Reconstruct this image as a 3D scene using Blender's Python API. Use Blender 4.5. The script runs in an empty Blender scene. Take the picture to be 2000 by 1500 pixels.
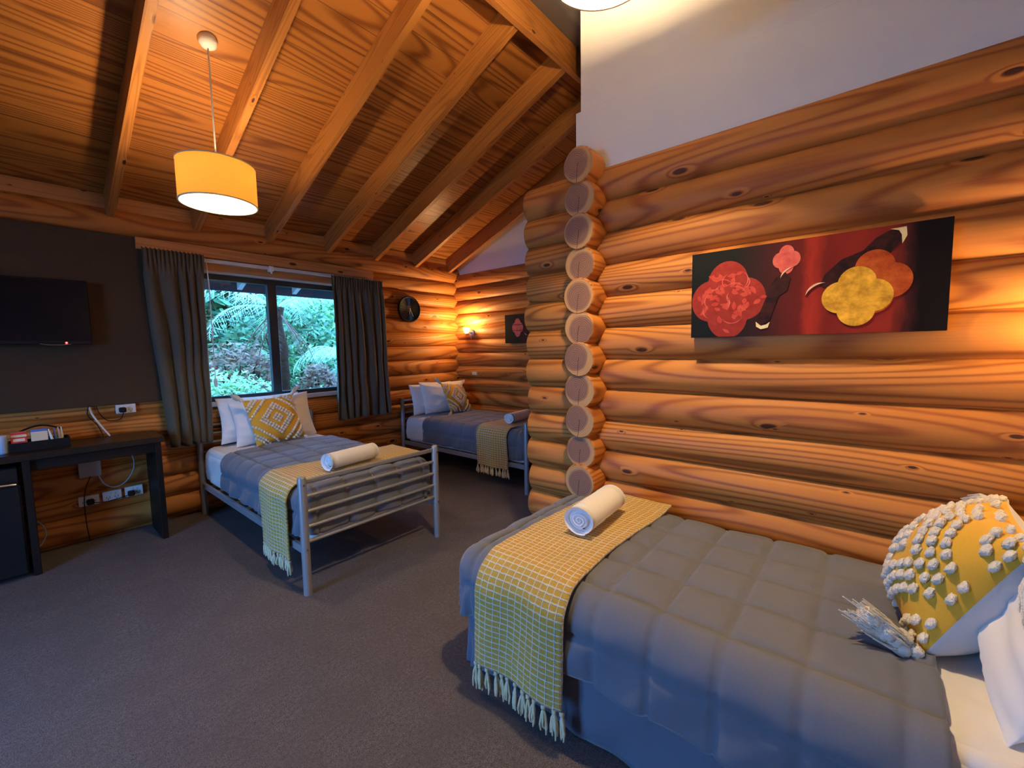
import bpy, math, random
from mathutils import Vector, Matrix, noise as mnoise

S = bpy.context.scene
COL = S.collection
PI = math.pi
rnd = random.Random(7)

# ------------------------------------------------------------------ camera
az, pt, rl, F = 40.12834, 4.78268, 1.025267, 828.456
a_, p_, r_ = (math.radians(v) for v in (az, pt, rl))
fw = Vector((math.cos(a_)*math.cos(p_), math.sin(a_)*math.cos(p_), -math.sin(p_)))
rt = Vector((math.sin(a_), -math.cos(a_), 0))
dn = fw.cross(rt)
rt2 = rt*math.cos(r_) + dn*math.sin(r_)
dn2 = -rt*math.sin(r_) + dn*math.cos(r_)
cam = bpy.data.cameras.new('camera')
cam.sensor_width = 36.0
cam.lens = 36.0*F/2000.0
cam.clip_start = 0.05
camo = bpy.data.objects.new('camera', cam)
COL.objects.link(camo)
M3 = Matrix((rt2, -dn2, -fw)).transposed()
camo.matrix_world = Matrix.Translation((0, 0, 1.38)) @ M3.to_4x4()
S.camera = camo

# ------------------------------------------------------------------ world, exposure
S.view_settings.view_transform = 'Standard'
S.view_settings.look = 'None'
S.view_settings.gamma = 1.0
S.view_settings.use_curve_mapping = False
S.view_settings.exposure = 0.62
W = bpy.data.worlds.new('overcast_sky')
S.world = W
W.use_nodes = True
bg = W.node_tree.nodes['Background']
bg.inputs['Color'].default_value = (0.15, 0.42, 1.0, 1)
bg.inputs['Strength'].default_value = 16.0

def light(name, kind, loc, energy, color, rot=None, **kw):
    l = bpy.data.lights.new(name, kind)
    l.energy = energy
    l.color = color
    for k, v in kw.items():
        setattr(l, k, v)
    o = bpy.data.objects.new(name, l)
    o.location = loc
    if rot:
        o.rotation_euler = rot
    COL.objects.link(o)
    return o

# daylight openings: sampling portals for the sky (they give no light of their own)
for nm, loc, rot, sx, sy in (
        ('window_portal', (1.80, 4.66, 1.5), (math.radians(-90), 0, 0), 1.35, 1.1),
        ('door_portal', (-2.06, 2.10, 1.05), (0, math.radians(-90), 0), 2.1, 1.2)):
    o = light(nm, 'AREA', loc, 1.0, (1, 1, 1), rot, shape='RECTANGLE', size=sx, size_y=sy)
    o.data.cycles.is_portal = True

WARM = (1.0, 0.70, 0.36)
LAMP1 = (0.87, 2.95, 2.37)
LAMP2 = (1.36, 0.72, 2.62)

# ------------------------------------------------------------------ tagging
def tag(o, label=None, cat=None, group=None, kind=None):
    if label: o['label'] = label
    if cat: o['category'] = cat
    if group: o['group'] = group
    if kind: o['kind'] = kind
    return o

def empty(name, loc=(0, 0, 0), label=None, cat=None, group=None, rz=0):
    o = bpy.data.objects.new(name, None)
    o.location = loc
    o.rotation_euler = (0, 0, rz)
    o.empty_display_size = .05
    COL.objects.link(o)
    return tag(o, label, cat, group)

# ------------------------------------------------------------------ mesh builder
class MB:
    def __init__(s):
        s.v = []; s.f = []; s.uv = []; s.tint = []; s.mi = []; s.sm = []
    def add(s, vs, fs, uvs=None, tint=0.5, mi=0, smooth=False, m=None):
        b = len(s.v)
        if m is not None:
            vs = [m @ Vector(p) for p in vs]
        s.v += [tuple(p) for p in vs]
        for i, f in enumerate(fs):
            s.f.append([b+j for j in f])
            s.uv.append(uvs[i] if uvs else [(0, 0)]*len(f))
            s.tint.append(tint); s.mi.append(mi); s.sm.append(smooth)
        return s
    def box(s, x0, x1, y0, y1, z0, z1, bev=0.0, tint=.5, mi=0, m=None, uo=0.0):
        if x1 < x0: x0, x1 = x1, x0
        if y1 < y0: y0, y1 = y1, y0
        if z1 < z0: z0, z1 = z1, z0
        b = min(bev, (x1-x0)*.45, (y1-y0)*.45, (z1-z0)*.45)
        if b <= 0:
            vs = [(x, y, z) for x in (x0, x1) for y in (y0, y1) for z in (z0, z1)]
            fs = [(0, 1, 3, 2), (4, 6, 7, 5), (0, 4, 5, 1), (2, 3, 7, 6), (0, 2, 6, 4), (1, 5, 7, 3)]
        else:
            vs = []
            idx = {}
            for ix, x in enumerate((x0, x1)):
                for iy, y in enumerate((y0, y1)):
                    for iz, z in enumerate((z0, z1)):
                        sx = 1 if ix == 0 else -1; sy = 1 if iy == 0 else -1; sz = 1 if iz == 0 else -1
                        for k, p in enumerate(((x, y+sy*b, z+sz*b), (x+sx*b, y, z+sz*b), (x+sx*b, y+sy*b, z))):
                            idx[(ix, iy, iz, k)] = len(vs); vs.append(p)
            q = lambda *a: idx[a]
            fs = []
            for i in (0, 1):
                A = [q(i, 0, 0, 0), q(i, 1, 0, 0), q(i, 1, 1, 0), q(i, 0, 1, 0)]
                B = [q(0, i, 0, 1), q(0, i, 1, 1), q(1, i, 1, 1), q(1, i, 0, 1)]
                C_ = [q(0, 0, i, 2), q(1, 0, i, 2), q(1, 1, i, 2), q(0, 1, i, 2)]
                for L in (A, B, C_):
                    fs.append(L if i else L[::-1])
            for i in (0, 1):
                for j in (0, 1):
                    L = [q(i, j, 0, 0), q(i, j, 1, 0), q(i, j, 1, 1), q(i, j, 0, 1)]
                    fs.append(L if i != j else L[::-1])
                    L = [q(i, 0, j, 0), q(i, 0, j, 2), q(i, 1, j, 2), q(i, 1, j, 0)]
                    fs.append(L if i != j else L[::-1])
                    L = [q(0, i, j, 1), q(1, i, j, 1), q(1, i, j, 2), q(0, i, j, 2)]
                    fs.append(L if i != j else L[::-1])
                    for k in (0, 1):
                        L = [q(i, j, k, 0), q(i, j, k, 1), q(i, j, k, 2)]
                        fs.append(L if (i+j+k) % 2 else L[::-1])
        ext = (x1-x0, y1-y0, z1-z0)
        la = ext.index(max(ext))
        uvs = []
        for f in fs:
            ps = [Vector(vs[i]) for i in f]
            n = (ps[1]-ps[0]).cross(ps[2]-ps[0])
            ax = max(range(3), key=lambda k: abs(n[k]))
            oth = [k for k in range(3) if k != ax]
            if la in oth:
                oth = [la, [k for k in oth if k != la][0]]
            uvs.append([(p[oth[0]]+uo, p[oth[1]]+uo*1.7+ax*.37) for p in ps])
        return s.add(vs, fs, uvs, tint, mi, False, m)
    def tube(s, pts, r, n=8, cap=True, mi=0, tint=.5, m=None, smooth=True):
        pts = [Vector(p) for p in pts]
        rs = r if isinstance(r, (list, tuple)) else [r]*len(pts)
        vs = []; fs = []; uvs = []
        up = None; L = 0.0; Ls = []
        for i, p in enumerate(pts):
            t = (pts[min(i+1, len(pts)-1)]-pts[max(i-1, 0)]).normalized()
            if up is None:
                up = Vector((0, 0, 1)) if abs(t.z) < .9 else Vector((1, 0, 0))
            sd = t.cross(up)
            if sd.length < 1e-5: sd = t.orthogonal()
            sd.normalize(); up = sd.cross(t).normalized()
            if i: L += (p-pts[i-1]).length
            Ls.append(L)
            for k in range(n):
                a = 2*PI*k/n
                vs.append(p + (sd*math.cos(a)+up*math.sin(a))*rs[i])
        for i in range(len(pts)-1):
            for k in range(n):
                k2 = (k+1) % n
                fs.append((i*n+k, i*n+k2, (i+1)*n+k2, (i+1)*n+k))
                uvs.append([(Ls[i], k*.02), (Ls[i], (k+1)*.02), (Ls[i+1], (k+1)*.02), (Ls[i+1], k*.02)])
        s.add(vs, fs, uvs, tint, mi, smooth, m)
        if cap:
            e = (len(pts)-1)*n
            s.add(vs[:n], [tuple(range(n))[::-1]], None, tint, mi, False, m)
            s.add(vs[e:], [tuple(range(n))], None, tint, mi, False, m)
        return s
    def grid(s, P, closed_u=False, mi=0, tint=.5, smooth=True, uv=None, flip=False, m=None):
        """P[i][j] -> point; uv[i][j] optional"""
        ni, nj = len(P), len(P[0])
        vs = [P[i][j] for i in range(ni) for j in range(nj)]
        fs = []; uvs = []
        for i in range(ni-1+(1 if closed_u else 0)):
            i2 = (i+1) % ni
            for j in range(nj-1):
                f = [i*nj+j, i2*nj+j, i2*nj+j+1, i*nj+j+1]
                w = [(i, j), (i2, j), (i2, j+1), (i, j+1)]
                if flip: f = f[::-1]; w = w[::-1]
                fs.append(f)
                uvs.append([uv[a][b] if uv else (a/ni, b/nj) for a, b in w])
        return s.add(vs, fs, uvs, tint, mi, smooth, m)
    def lathe(s, prof, n=32, m=None, mi=0, tint=.5, smooth=True, c=(0, 0, 0)):
        P = [[(c[0]+r*math.cos(2*PI*k/n), c[1]+r*math.sin(2*PI*k/n), c[2]+z) for r, z in prof] for k in range(n)]
        return s.grid(P, closed_u=True, mi=mi, tint=tint, smooth=smooth, m=m)
    def poly(s, pts, mi=0, tint=.5, m=None):
        return s.add(pts, [tuple(range(len(pts)))], None, tint, mi, False, m)
    def prism(s, pts, d, mi=0, tint=.5, m=None, uo=0):
        """pts: 3D polygon, d: extrusion vector"""
        n = len(pts); d = Vector(d)
        A = [Vector(p) for p in pts]; B = [p+d for p in A]
        s.add(A+B, [tuple(range(n))[::-1], tuple(range(n, 2*n))] + [(i, (i+1) % n, n+(i+1) % n, n+i) for i in range(n)], None, tint, mi, False, m)
        return s
    def build(s, name, mats, parent=None, mods=None, loc=None, weld=False):
        me = bpy.data.meshes.new(name)
        me.from_pydata(s.v, [], s.f)
        ul = me.uv_layers.new(name='UVMap')
        k = 0
        flat = []
        for u in s.uv:
            for a in u:
                flat += [float(a[0]), float(a[1])]
        ul.data.foreach_set('uv', flat)
        at = me.attributes.new('tint', 'FLOAT', 'FACE')
        at.data.foreach_set('value', s.tint)
        if not isinstance(mats, (list, tuple)): mats = [mats]
        for m in mats: me.materials.append(m)
        me.polygons.foreach_set('material_index', s.mi)
        me.polygons.foreach_set('use_smooth', s.sm)
        me.validate()
        me.update()
        if weld:
            import bmesh
            b = bmesh.new(); b.from_mesh(me)
            bmesh.ops.remove_doubles(b, verts=b.verts, dist=1e-5)
            bmesh.ops.dissolve_degenerate(b, edges=b.edges, dist=1e-6)
            bmesh.ops.recalc_face_normals(b, faces=b.faces)
            b.to_mesh(me); b.free()
        o = bpy.data.objects.new(name, me)
        COL.objects.link(o)
        if parent: o.parent = parent
        if loc: o.location = loc
        return o

def struct(name, mb, mats, parent=None, **kw):
    o = mb.build(name, mats, parent, **kw)
    if parent is None: o['kind'] = 'structure'
    return o

# ------------------------------------------------------------------ materials
def newmat(name):
    m = bpy.data.materials.new(name); m.use_nodes = True
    nt = m.node_tree
    return m, nt, nt.nodes, nt.links, nt.nodes['Principled BSDF']

def simple(name, col, rough=.6, metal=0.0, noise=0.0, nscale=40, bump=0.0, sheen=0.0, spec=None, bdist=.002):
    m, nt, N, L, P = newmat(name)
    P.inputs['Base Color'].default_value = (*col, 1)
    P.inputs['Roughness'].default_value = rough
    P.inputs['Metallic'].default_value = metal
    if spec is not None: P.inputs['Specular IOR Level'].default_value = spec
    if sheen: P.inputs['Sheen Weight'].default_value = sheen
    if noise or bump:
        tc = N.new('ShaderNodeTexCoord'); nz = N.new('ShaderNodeTexNoise')
        nz.inputs['Scale'].default_value = nscale; nz.inputs['Detail'].default_value = 4
        L.new(tc.outputs['Object'], nz.inputs['Vector'])
        if noise:
            mx = N.new('ShaderNodeMix'); mx.data_type = 'RGBA'
            mx.inputs['A'].default_value = (*[c*(1-noise) for c in col], 1)
            mx.inputs['B'].default_value = (*[min(1, c*(1+noise)) for c in col], 1)
            L.new(nz.outputs['Fac'], mx.inputs['Factor']); L.new(mx.outputs['Result'], P.inputs['Base Color'])
        if bump:
            b = N.new('ShaderNodeBump'); b.inputs['Strength'].default_value = bump; b.inputs['Distance'].default_value = bdist
            L.new(nz.outputs['Fac'], b.inputs['Height']); L.new(b.outputs['Normal'], P.inputs['Normal'])
    return m

def math_node(N, L, op, a, b=None, c=None, clamp=False):
    n = N.new('ShaderNodeMath'); n.operation = op; n.use_clamp = clamp
    for i, v in enumerate((a, b, c)):
        if v is None: continue
        if isinstance(v, (int, float)): n.inputs[i].default_value = v
        else: L.new(v, n.inputs[i])
    return n.outputs[0]

def mixc(N, L, f, a, b, mode='MIX'):
    n = N.new('ShaderNodeMix'); n.data_type = 'RGBA'; n.blend_type = mode
    for k, v in (('Factor', f), ('A', a), ('B', b)):
        if isinstance(v, (int, float)): n.inputs[k].default_value = v
        elif isinstance(v, tuple): n.inputs[k].default_value = (*v, 1)
        else: L.new(v, n.inputs[k])
    return n.outputs['Result']

def wood(name, light_c, dark_c, knot_c=(.07, .02, .008), rings=9, nu=.7, nv=4.0, contrast=.6, rough=.42, knots=True, grooves=None, tint_amt=.5, coat=.0, kdens=1.0, red=(.30, .09, .03)):
    """UV (metres): u along the grain, v across"""
    m, nt, N, L, P = newmat(name)
    uv = N.new('ShaderNodeUVMap'); uv.uv_map = 'UVMap'
    at = N.new('ShaderNodeAttribute'); at.attribute_name = 'tint'
    sep = N.new('ShaderNodeSeparateXYZ'); L.new(uv.outputs['UV'], sep.inputs[0])
    u, v = sep.outputs[0], sep.outputs[1]
    t = at.outputs['Fac']
    def vec(su, sv, sw=13.0):
        c = N.new('ShaderNodeCombineXYZ')
        L.new(math_node(N, L, 'MULTIPLY', u, su), c.inputs[0]); L.new(math_node(N, L, 'MULTIPLY', v, sv), c.inputs[1])
        L.new(math_node(N, L, 'MULTIPLY', t, sw), c.inputs[2])
        return c.outputs[0]
    def nz(vv, det=2, rough_=.5, sc=1.0):
        n = N.new('ShaderNodeTexNoise'); n.inputs['Scale'].default_value = sc; n.inputs['Detail'].default_value = det
        n.inputs['Roughness'].default_value = rough_
        L.new(vv, n.inputs['Vector']); return n.outputs['Fac']
    base = nz(vec(nu, nv), 1.2, .4)
    if knots:
        vo = N.new('ShaderNodeTexVoronoi'); vo.voronoi_dimensions = '2D'; vo.inputs['Scale'].default_value = 1.0
        vsh = N.new('ShaderNodeVectorMath'); vsh.operation = 'ADD'; csh = N.new('ShaderNodeCombineXYZ')
        L.new(math_node(N, L, 'MULTIPLY', t, 31.0), csh.inputs[0]); L.new(csh.outputs[0], vsh.inputs[1])
        L.new(vec(2.6*kdens, 6.5*kdens, 0.0), vsh.inputs[0]); L.new(vsh.outputs[0], vo.inputs['Vector'])
        sepc = N.new('ShaderNodeSeparateColor'); L.new(vo.outputs['Color'], sepc.inputs[0])
        keep = math_node(N, L, 'GREATER_THAN', sepc.outputs[0], .50)
        kd = vo.outputs['Distance']
        size = math_node(N, L, 'MULTIPLY_ADD', math_node(N, L, 'POWER', sepc.outputs[1], 2.5), .065, .020)
        rel = math_node(N, L, 'DIVIDE', kd, size)
        near = math_node(N, L, 'MULTIPLY', math_node(N, L, 'SUBTRACT', 1.0, math_node(N, L, 'MULTIPLY', rel, .28), clamp=True), keep)
        pull = math_node(N, L, 'MULTIPLY', math_node(N, L, 'POWER', near, 2.0), .13)
        base = math_node(N, L, 'ADD', base, pull)
    ph = math_node(N, L, 'MULTIPLY', base, rings*2*PI)
    ring = math_node(N, L, 'MULTIPLY_ADD', math_node(N, L, 'SINE', ph), .5, .5)
    ring = math_node(N, L, 'POWER', ring, 2.6)
    fine = nz(vec(2.5, 110), 3, .6)
    blotch = nz(vec(.9, 3.0, 5.0), 2)
    fac = math_node(N, L, 'MULTIPLY', ring, contrast)
    fac = math_node(N, L, 'ADD', fac, math_node(N, L, 'MULTIPLY', math_node(N, L, 'SUBTRACT', fine, .5), .55), clamp=True)
    col = mixc(N, L, fac, light_c, dark_c)
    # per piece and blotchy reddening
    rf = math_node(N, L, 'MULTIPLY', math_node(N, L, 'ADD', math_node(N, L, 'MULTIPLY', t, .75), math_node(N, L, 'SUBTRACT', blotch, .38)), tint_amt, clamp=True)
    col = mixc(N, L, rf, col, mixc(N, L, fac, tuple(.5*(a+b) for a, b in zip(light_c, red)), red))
    if knots:
        kf = math_node(N, L, 'MULTIPLY', math_node(N, L, 'SUBTRACT', 1.35, rel, clamp=True), keep)
        kf = math_node(N, L, 'MULTIPLY', kf, 2.2, clamp=True)
        col = mixc(N, L, kf, col, knot_c)
    h = math_node(N, L, 'ADD', math_node(N, L, 'MULTIPLY', fine, .5), math_node(N, L, 'MULTIPLY', ring, .3))
    if grooves:
        w = math_node(N, L, 'FRACT', math_node(N, L, 'DIVIDE', v, grooves))
        g = math_node(N, L, 'LESS_THAN', w, .03)
        col = mixc(N, L, math_node(N, L, 'MULTIPLY', g, .65), col, (.05, .02, .01))
        h = math_node(N, L, 'SUBTRACT', h, math_node(N, L, 'MULTIPLY', g, 2.0))
    L.new(col, P.inputs['Base Color'])
    P.inputs['Roughness'].default_value = rough
    P.inputs['Specular IOR Level'].default_value = .3
    if coat:
        P.inputs['Coat Weight'].default_value = coat; P.inputs['Coat Roughness'].default_value = .25
    b = N.new('ShaderNodeBump'); b.inputs['Strength'].default_value = .25; b.inputs['Distance'].default_value = .004
    L.new(h, b.inputs['Height']); L.new(b.outputs['Normal'], P.inputs['Normal'])
    return m

M = {}
M['log'] = wood('pine_log', (.60, .235, .046), (.205, .050, .009), rings=19, nu=.38, nv=3.4, contrast=.78, tint_amt=.85, red=(.27, .070, .016), coat=.0, rough=.52)
M['logdim'] = M['log']
M['beam'] = wood('pine_rafter', (.50, .20, .045), (.24, .075, .015), rings=18, nu=.4, nv=7, contrast=.6)
M['ply'] = wood('ceiling_lining', (.46, .175, .038), (.15, .040, .008), rings=26, nu=.20, nv=2.9, contrast=.78, knots=False, grooves=.155, tint_amt=.35, rough=.38)
M['board'] = wood('pine_board', (.55, .25, .08), (.30, .11, .03), rings=6, nu=.5, nv=12, contrast=.5)

def endgrain():
    m, nt, N, L, P = newmat('log_end_grain')
    uv = N.new('ShaderNodeUVMap'); uv.uv_map = 'UVMap'
    at = N.new('ShaderNodeAttribute'); at.attribute_name = 'tint'
    sep = N.new('ShaderNodeSeparateXYZ'); L.new(uv.outputs['UV'], sep.inputs[0])
    u, v = sep.outputs[0], sep.outputs[1]; t = at.outputs['Fac']
    nz = N.new('ShaderNodeTexNoise'); nz.inputs['Scale'].default_value = 9; nz.inputs['Detail'].default_value = 2
    c = N.new('ShaderNodeCombineXYZ'); L.new(u, c.inputs[0]); L.new(v, c.inputs[1]); L.new(math_node(N, L, 'MULTIPLY', t, 20), c.inputs[2])
    L.new(c.outputs[0], nz.inputs['Vector'])
    off = math_node(N, L, 'MULTIPLY_ADD', t, .05, -.025)
    uu = math_node(N, L, 'ADD', u, off); vv = math_node(N, L, 'ADD', v, math_node(N, L, 'MULTIPLY', off, .6))
    rr = math_node(N, L, 'SQRT', math_node(N, L, 'ADD', math_node(N, L, 'MULTIPLY', uu, uu), math_node(N, L, 'MULTIPLY', vv, vv)))
    r2 = math_node(N, L, 'MULTIPLY_ADD', nz.outputs['Fac'], .022, rr)
    s1 = math_node(N, L, 'MULTIPLY_ADD', math_node(N, L, 'SINE', math_node(N, L, 'MULTIPLY', r2, 620)), .5, .5)
    col = mixc(N, L, s1, (.33, .17, .105), (.20, .09, .055))
    outer = math_node(N, L, 'MULTIPLY', math_node(N, L, 'SUBTRACT', r2, .080), 70, clamp=True)
    col = mixc(N, L, outer, col, (.55, .30, .12))
    # drying crack from the pith towards the edge
    wob = math_node(N, L, 'MULTIPLY', math_node(N, L, 'SUBTRACT', nz.outputs['Fac'], .5), .02)
    cr = math_node(N, L, 'ABSOLUTE', math_node(N, L, 'ADD', math_node(N, L, 'ADD', u, math_node(N, L, 'MULTIPLY', v, .1)), wob))
    cw = math_node(N, L, 'LESS_THAN', cr, .0016)
    side = math_node(N, L, 'LESS_THAN', v, .01)
    crk = math_node(N, L, 'MULTIPLY', cw, side)
    col = mixc(N, L, math_node(N, L, 'MULTIPLY', crk, .9), col, (.03, .012, .01))
    L.new(col, P.inputs['Base Color']); P.inputs['Roughness'].default_value = .75
    b = N.new('ShaderNodeBump'); b.inputs['Strength'].default_value = .3; b.inputs['Distance'].default_value = .003
    L.new(math_node(N, L, 'SUBTRACT', s1, math_node(N, L, 'MULTIPLY', crk, 3)), b.inputs['Height']); L.new(b.outputs['Normal'], P.inputs['Normal'])
    return m
M['end'] = endgrain()

def carpet():
    m, nt, N, L, P = newmat('carpet')
    tc = N.new('ShaderNodeTexCoord')
    n1 = N.new('ShaderNodeTexNoise'); n1.inputs['Scale'].default_value = 260; n1.inputs['Detail'].default_value = 3; n1.inputs['Roughness'].default_value = .7
    n2 = N.new('ShaderNodeTexNoise'); n2.inputs['Scale'].default_value = 5; n2.inputs['Detail'].default_value = 5; n2.inputs['Roughness'].default_value = .65
    n3 = N.new('ShaderNodeTexNoise'); n3.inputs['Scale'].default_value = 70; n3.inputs['Detail'].default_value = 2
    for n in (n1, n2, n3): L.new(tc.outputs['Object'], n.inputs['Vector'])
    f = math_node(N, L, 'MULTIPLY_ADD', math_node(N, L, 'SUBTRACT', n1.outputs['Fac'], .5), 3.2, .45, clamp=True)
    f = math_node(N, L, 'ADD', f, math_node(N, L, 'MULTIPLY', math_node(N, L, 'SUBTRACT', n3.outputs['Fac'], .5), .8), clamp=True)
    col = mixc(N, L, f, (.056, .048, .050), (.235, .210, .215))
    col = mixc(N, L, math_node(N, L, 'MULTIPLY_ADD', math_node(N, L, 'SUBTRACT', n2.outputs['Fac'], .5), 2.0, .25, clamp=True), col, (.105, .092, .094))
    L.new(col, P.inputs['Base Color']); P.inputs['Roughness'].default_value = 1; P.inputs['Specular IOR Level'].default_value = .1
    b = N.new('ShaderNodeBump'); b.inputs['Strength'].default_value = .8; b.inputs['Distance'].default_value = .006
    L.new(math_node(N, L, 'ADD', n1.outputs['Fac'], math_node(N, L, 'MULTIPLY', n2.outputs['Fac'], .8)), b.inputs['Height']); L.new(b.outputs['Normal'], P.inputs['Normal'])
    return m
M['carpet'] = carpet()
M['plaster'] = simple('painted_wall', (.88, .84, .78), .85, noise=.04, nscale=4, bump=.15, bdist=.002)
M['greyceil'] = simple('grey_painted_ceiling', (.22, .20, .20), .85, noise=.05, nscale=5)
M['darkpanel'] = simple('brown_painted_panel', (.066, .044, .026), .9, spec=.12, noise=.12, nscale=60, bump=.2)

def fabric(name, col, scale=900, rough=.85, sheen=.15, bump=.15, var=.12):
    m = simple(name, col, rough, noise=var, nscale=scale*.25, bump=bump, sheen=sheen, bdist=.001)
    return m
M['quilt'] = fabric('grey_quilt', (.125, .137, .172), sheen=.25)
M['valance'] = fabric('grey_valance', (.105, .125, .175), sheen=.15)
M['white'] = fabric('white_cotton', (.78, .76, .74), bump=.08, var=.03)
M['towel'] = simple('white_towelling', (.86, .85, .84), .95, noise=.03, nscale=300, bump=.6, bdist=.004)
M['mustard'] = fabric('mustard_cotton', (.66, .37, .025), var=.08)
M['tuft'] = simple('cream_tufting', (.80, .76, .68), .95, noise=.1, nscale=250, bump=.9, bdist=.006)
M['backgrey'] = fabric('pale_grey_linen', (.50, .50, .52), var=.06)
M['curtain'] = fabric('charcoal_curtain', (.085, .072, .046), sheen=.1, bump=.3, var=.3)
M['steel'] = simple('grey_powder_coat', (.30, .31, .33), .38, metal=.35, noise=.04, nscale=80)
M['alu'] = simple('dark_window_frame', (.020, .020, .022), .5)
M['blackwood'] = simple('espresso_laminate', (.011, .008, .007), .5, spec=.2, noise=.2, nscale=12)
M['deskt'] = simple('espresso_desktop', (.016, .011, .008), .36, spec=.3, noise=.2, nscale=12)
M['black'] = simple('black_plastic', (.009, .009, .010), .5, spec=.2)
M['screen'] = simple('tv_screen', (.005, .005, .007), .22, spec=.15)
M['chrome'] = simple('chrome', (.6, .6, .62), .25, metal=1)
M['whitep'] = simple('white_plastic', (.75, .74, .72), .4)
M['greyp'] = simple('grey_plastic', (.36, .36, .36), .5)
M['wtrim'] = simple('white_painted_trim', (.62, .58, .56), .6)
M['soffit'] = simple('dark_soffit', (.05, .055, .07), .8)
M['tail'] = simple('rafter_tail_lit_pale', (.45, .5, .52), .7)  # pale colour carries the daylight that the tails catch
M['red'] = simple('red_card', (.65, .04, .03), .6)
M['cream'] = simple('cream_card', (.75, .62, .42), .6)
M['bluec'] = simple('blue_sachet', (.10, .20, .62), .5)
M['paper'] = simple('paper_sachet', (.75, .78, .82), .5)
M['cup'] = simple('glazed_cup', (.40, .55, .75), .3)
M['bark'] = simple('fern_trunk_bark', (.035, .018, .010), .95, spec=.05, noise=.4, nscale=18, bump=1, bdist=.02)
M['soil'] = simple('garden_soil', (.07, .06, .035), .95, noise=.3, nscale=6)

def throwmat():
    m, nt, N, L, P = newmat('mustard_check_weave')
    uv = N.new('ShaderNodeUVMap'); uv.uv_map = 'UVMap'
    sep = N.new('ShaderNodeSeparateXYZ'); L.new(uv.outputs['UV'], sep.inputs[0])
    nz = N.new('ShaderNodeTexNoise'); nz.inputs['Scale'].default_value = 60; L.new(uv.outputs['UV'], nz.inputs['Vector'])
    def line(x, per, w):
        x = math_node(N, L, 'ADD', x, math_node(N, L, 'MULTIPLY', math_node(N, L, 'SUBTRACT', nz.outputs['Fac'], .5), .006))
        f = math_node(N, L, 'FRACT', math_node(N, L, 'DIVIDE', x, per))
        d = math_node(N, L, 'ABSOLUTE', math_node(N, L, 'SUBTRACT', f, .5))
        return math_node(N, L, 'MULTIPLY', math_node(N, L, 'SUBTRACT', w/per, d), per/w*1.4, clamp=True)
    g = math_node(N, L, 'MAXIMUM', line(sep.outputs[0], .031, .0026), line(sep.outputs[1], .0225, .0034))
    def weave(x, per):
        return math_node(N, L, 'MULTIPLY_ADD', math_node(N, L, 'SINE', math_node(N, L, 'MULTIPLY', x, 2*PI/per)), .5, .5)
    wv = math_node(N, L, 'MULTIPLY', weave(sep.outputs[0], .0062), weave(sep.outputs[1], .0045))
    col = mixc(N, L, wv, (.60, .34, .03), (.82, .52, .08))
    col = mixc(N, L, g, col, (.86, .80, .66))
    L.new(col, P.inputs['Base Color']); P.inputs['Roughness'].default_value = .95; P.inputs['Sheen Weight'].default_value = .2
    b = N.new('ShaderNodeBump'); b.inputs['Strength'].default_value = .9; b.inputs['Distance'].default_value = .004
    L.new(math_node(N, L, 'ADD', g, math_node(N, L, 'MULTIPLY', wv, .6)), b.inputs['Height']); L.new(b.outputs['Normal'], P.inputs['Normal'])
    return m
M['throw'] = throwmat()
M['fringe'] = simple('cream_and_mustard_yarn', (.70, .58, .36), .95, noise=.35, nscale=70, bump=.7, bdist=.004)

def glassmat():
    m, nt, N, L, P = newmat('window_glass')
    N.remove(P)
    o = N['Material Output']
    t = N.new('ShaderNodeBsdfTransparent'); t.inputs[0].default_value = (.94, .97, .97, 1)
    g = N.new('ShaderNodeBsdfGlossy'); g.inputs['Roughness'].default_value = .02; g.inputs['Color'].default_value = (.9, .9, .9, 1)
    mx = N.new('ShaderNodeMixShader'); mx.inputs[0].default_value = .06
    L.new(t.outputs[0], mx.inputs[1]); L.new(g.outputs[0], mx.inputs[2]); L.new(mx.outputs[0], o.inputs[0])
    return m
M['glass'] = glassmat()

def shademat(name, col, trans):
    m, nt, N, L, P = newmat(name)
    N.remove(P)
    o = N['Material Output']
    d = N.new('ShaderNodeBsdfDiffuse'); d.inputs[0].default_value = (*col, 1)
    t = N.new('ShaderNodeBsdfTranslucent'); t.inputs[0].default_value = (*col, 1)
    mx = N.new('ShaderNodeMixShader'); mx.inputs[0].default_value = trans
    L.new(d.outputs[0], mx.inputs[1]); L.new(t.outputs[0], mx.inputs[2]); L.new(mx.outputs[0], o.inputs[0])
    return m
M['shade'] = shademat('mustard_lampshade', (.95, .52, .10), .65)
M['wshade'] = shademat('white_lampshade', (.95, .90, .82), .8)
M['wlining'] = shademat('bright_shade_lining', (.95, .93, .9), .65)
M['lining'] = shademat('white_shade_lining', (.9, .87, .8), .45)

def emit(name, col, st):
    m, nt, N, L, P = newmat(name)
    P.inputs['Base Color'].default_value = (*col, 1)
    P.inputs['Emission Color'].default_value = (*col, 1); P.inputs['Emission Strength'].default_value = st
    return m
M['bulb'] = emit('lit_bulb', (1, .86, .62), 60)
M['led'] = emit('red_standby_led', (1, .03, .03), 12)

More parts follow.
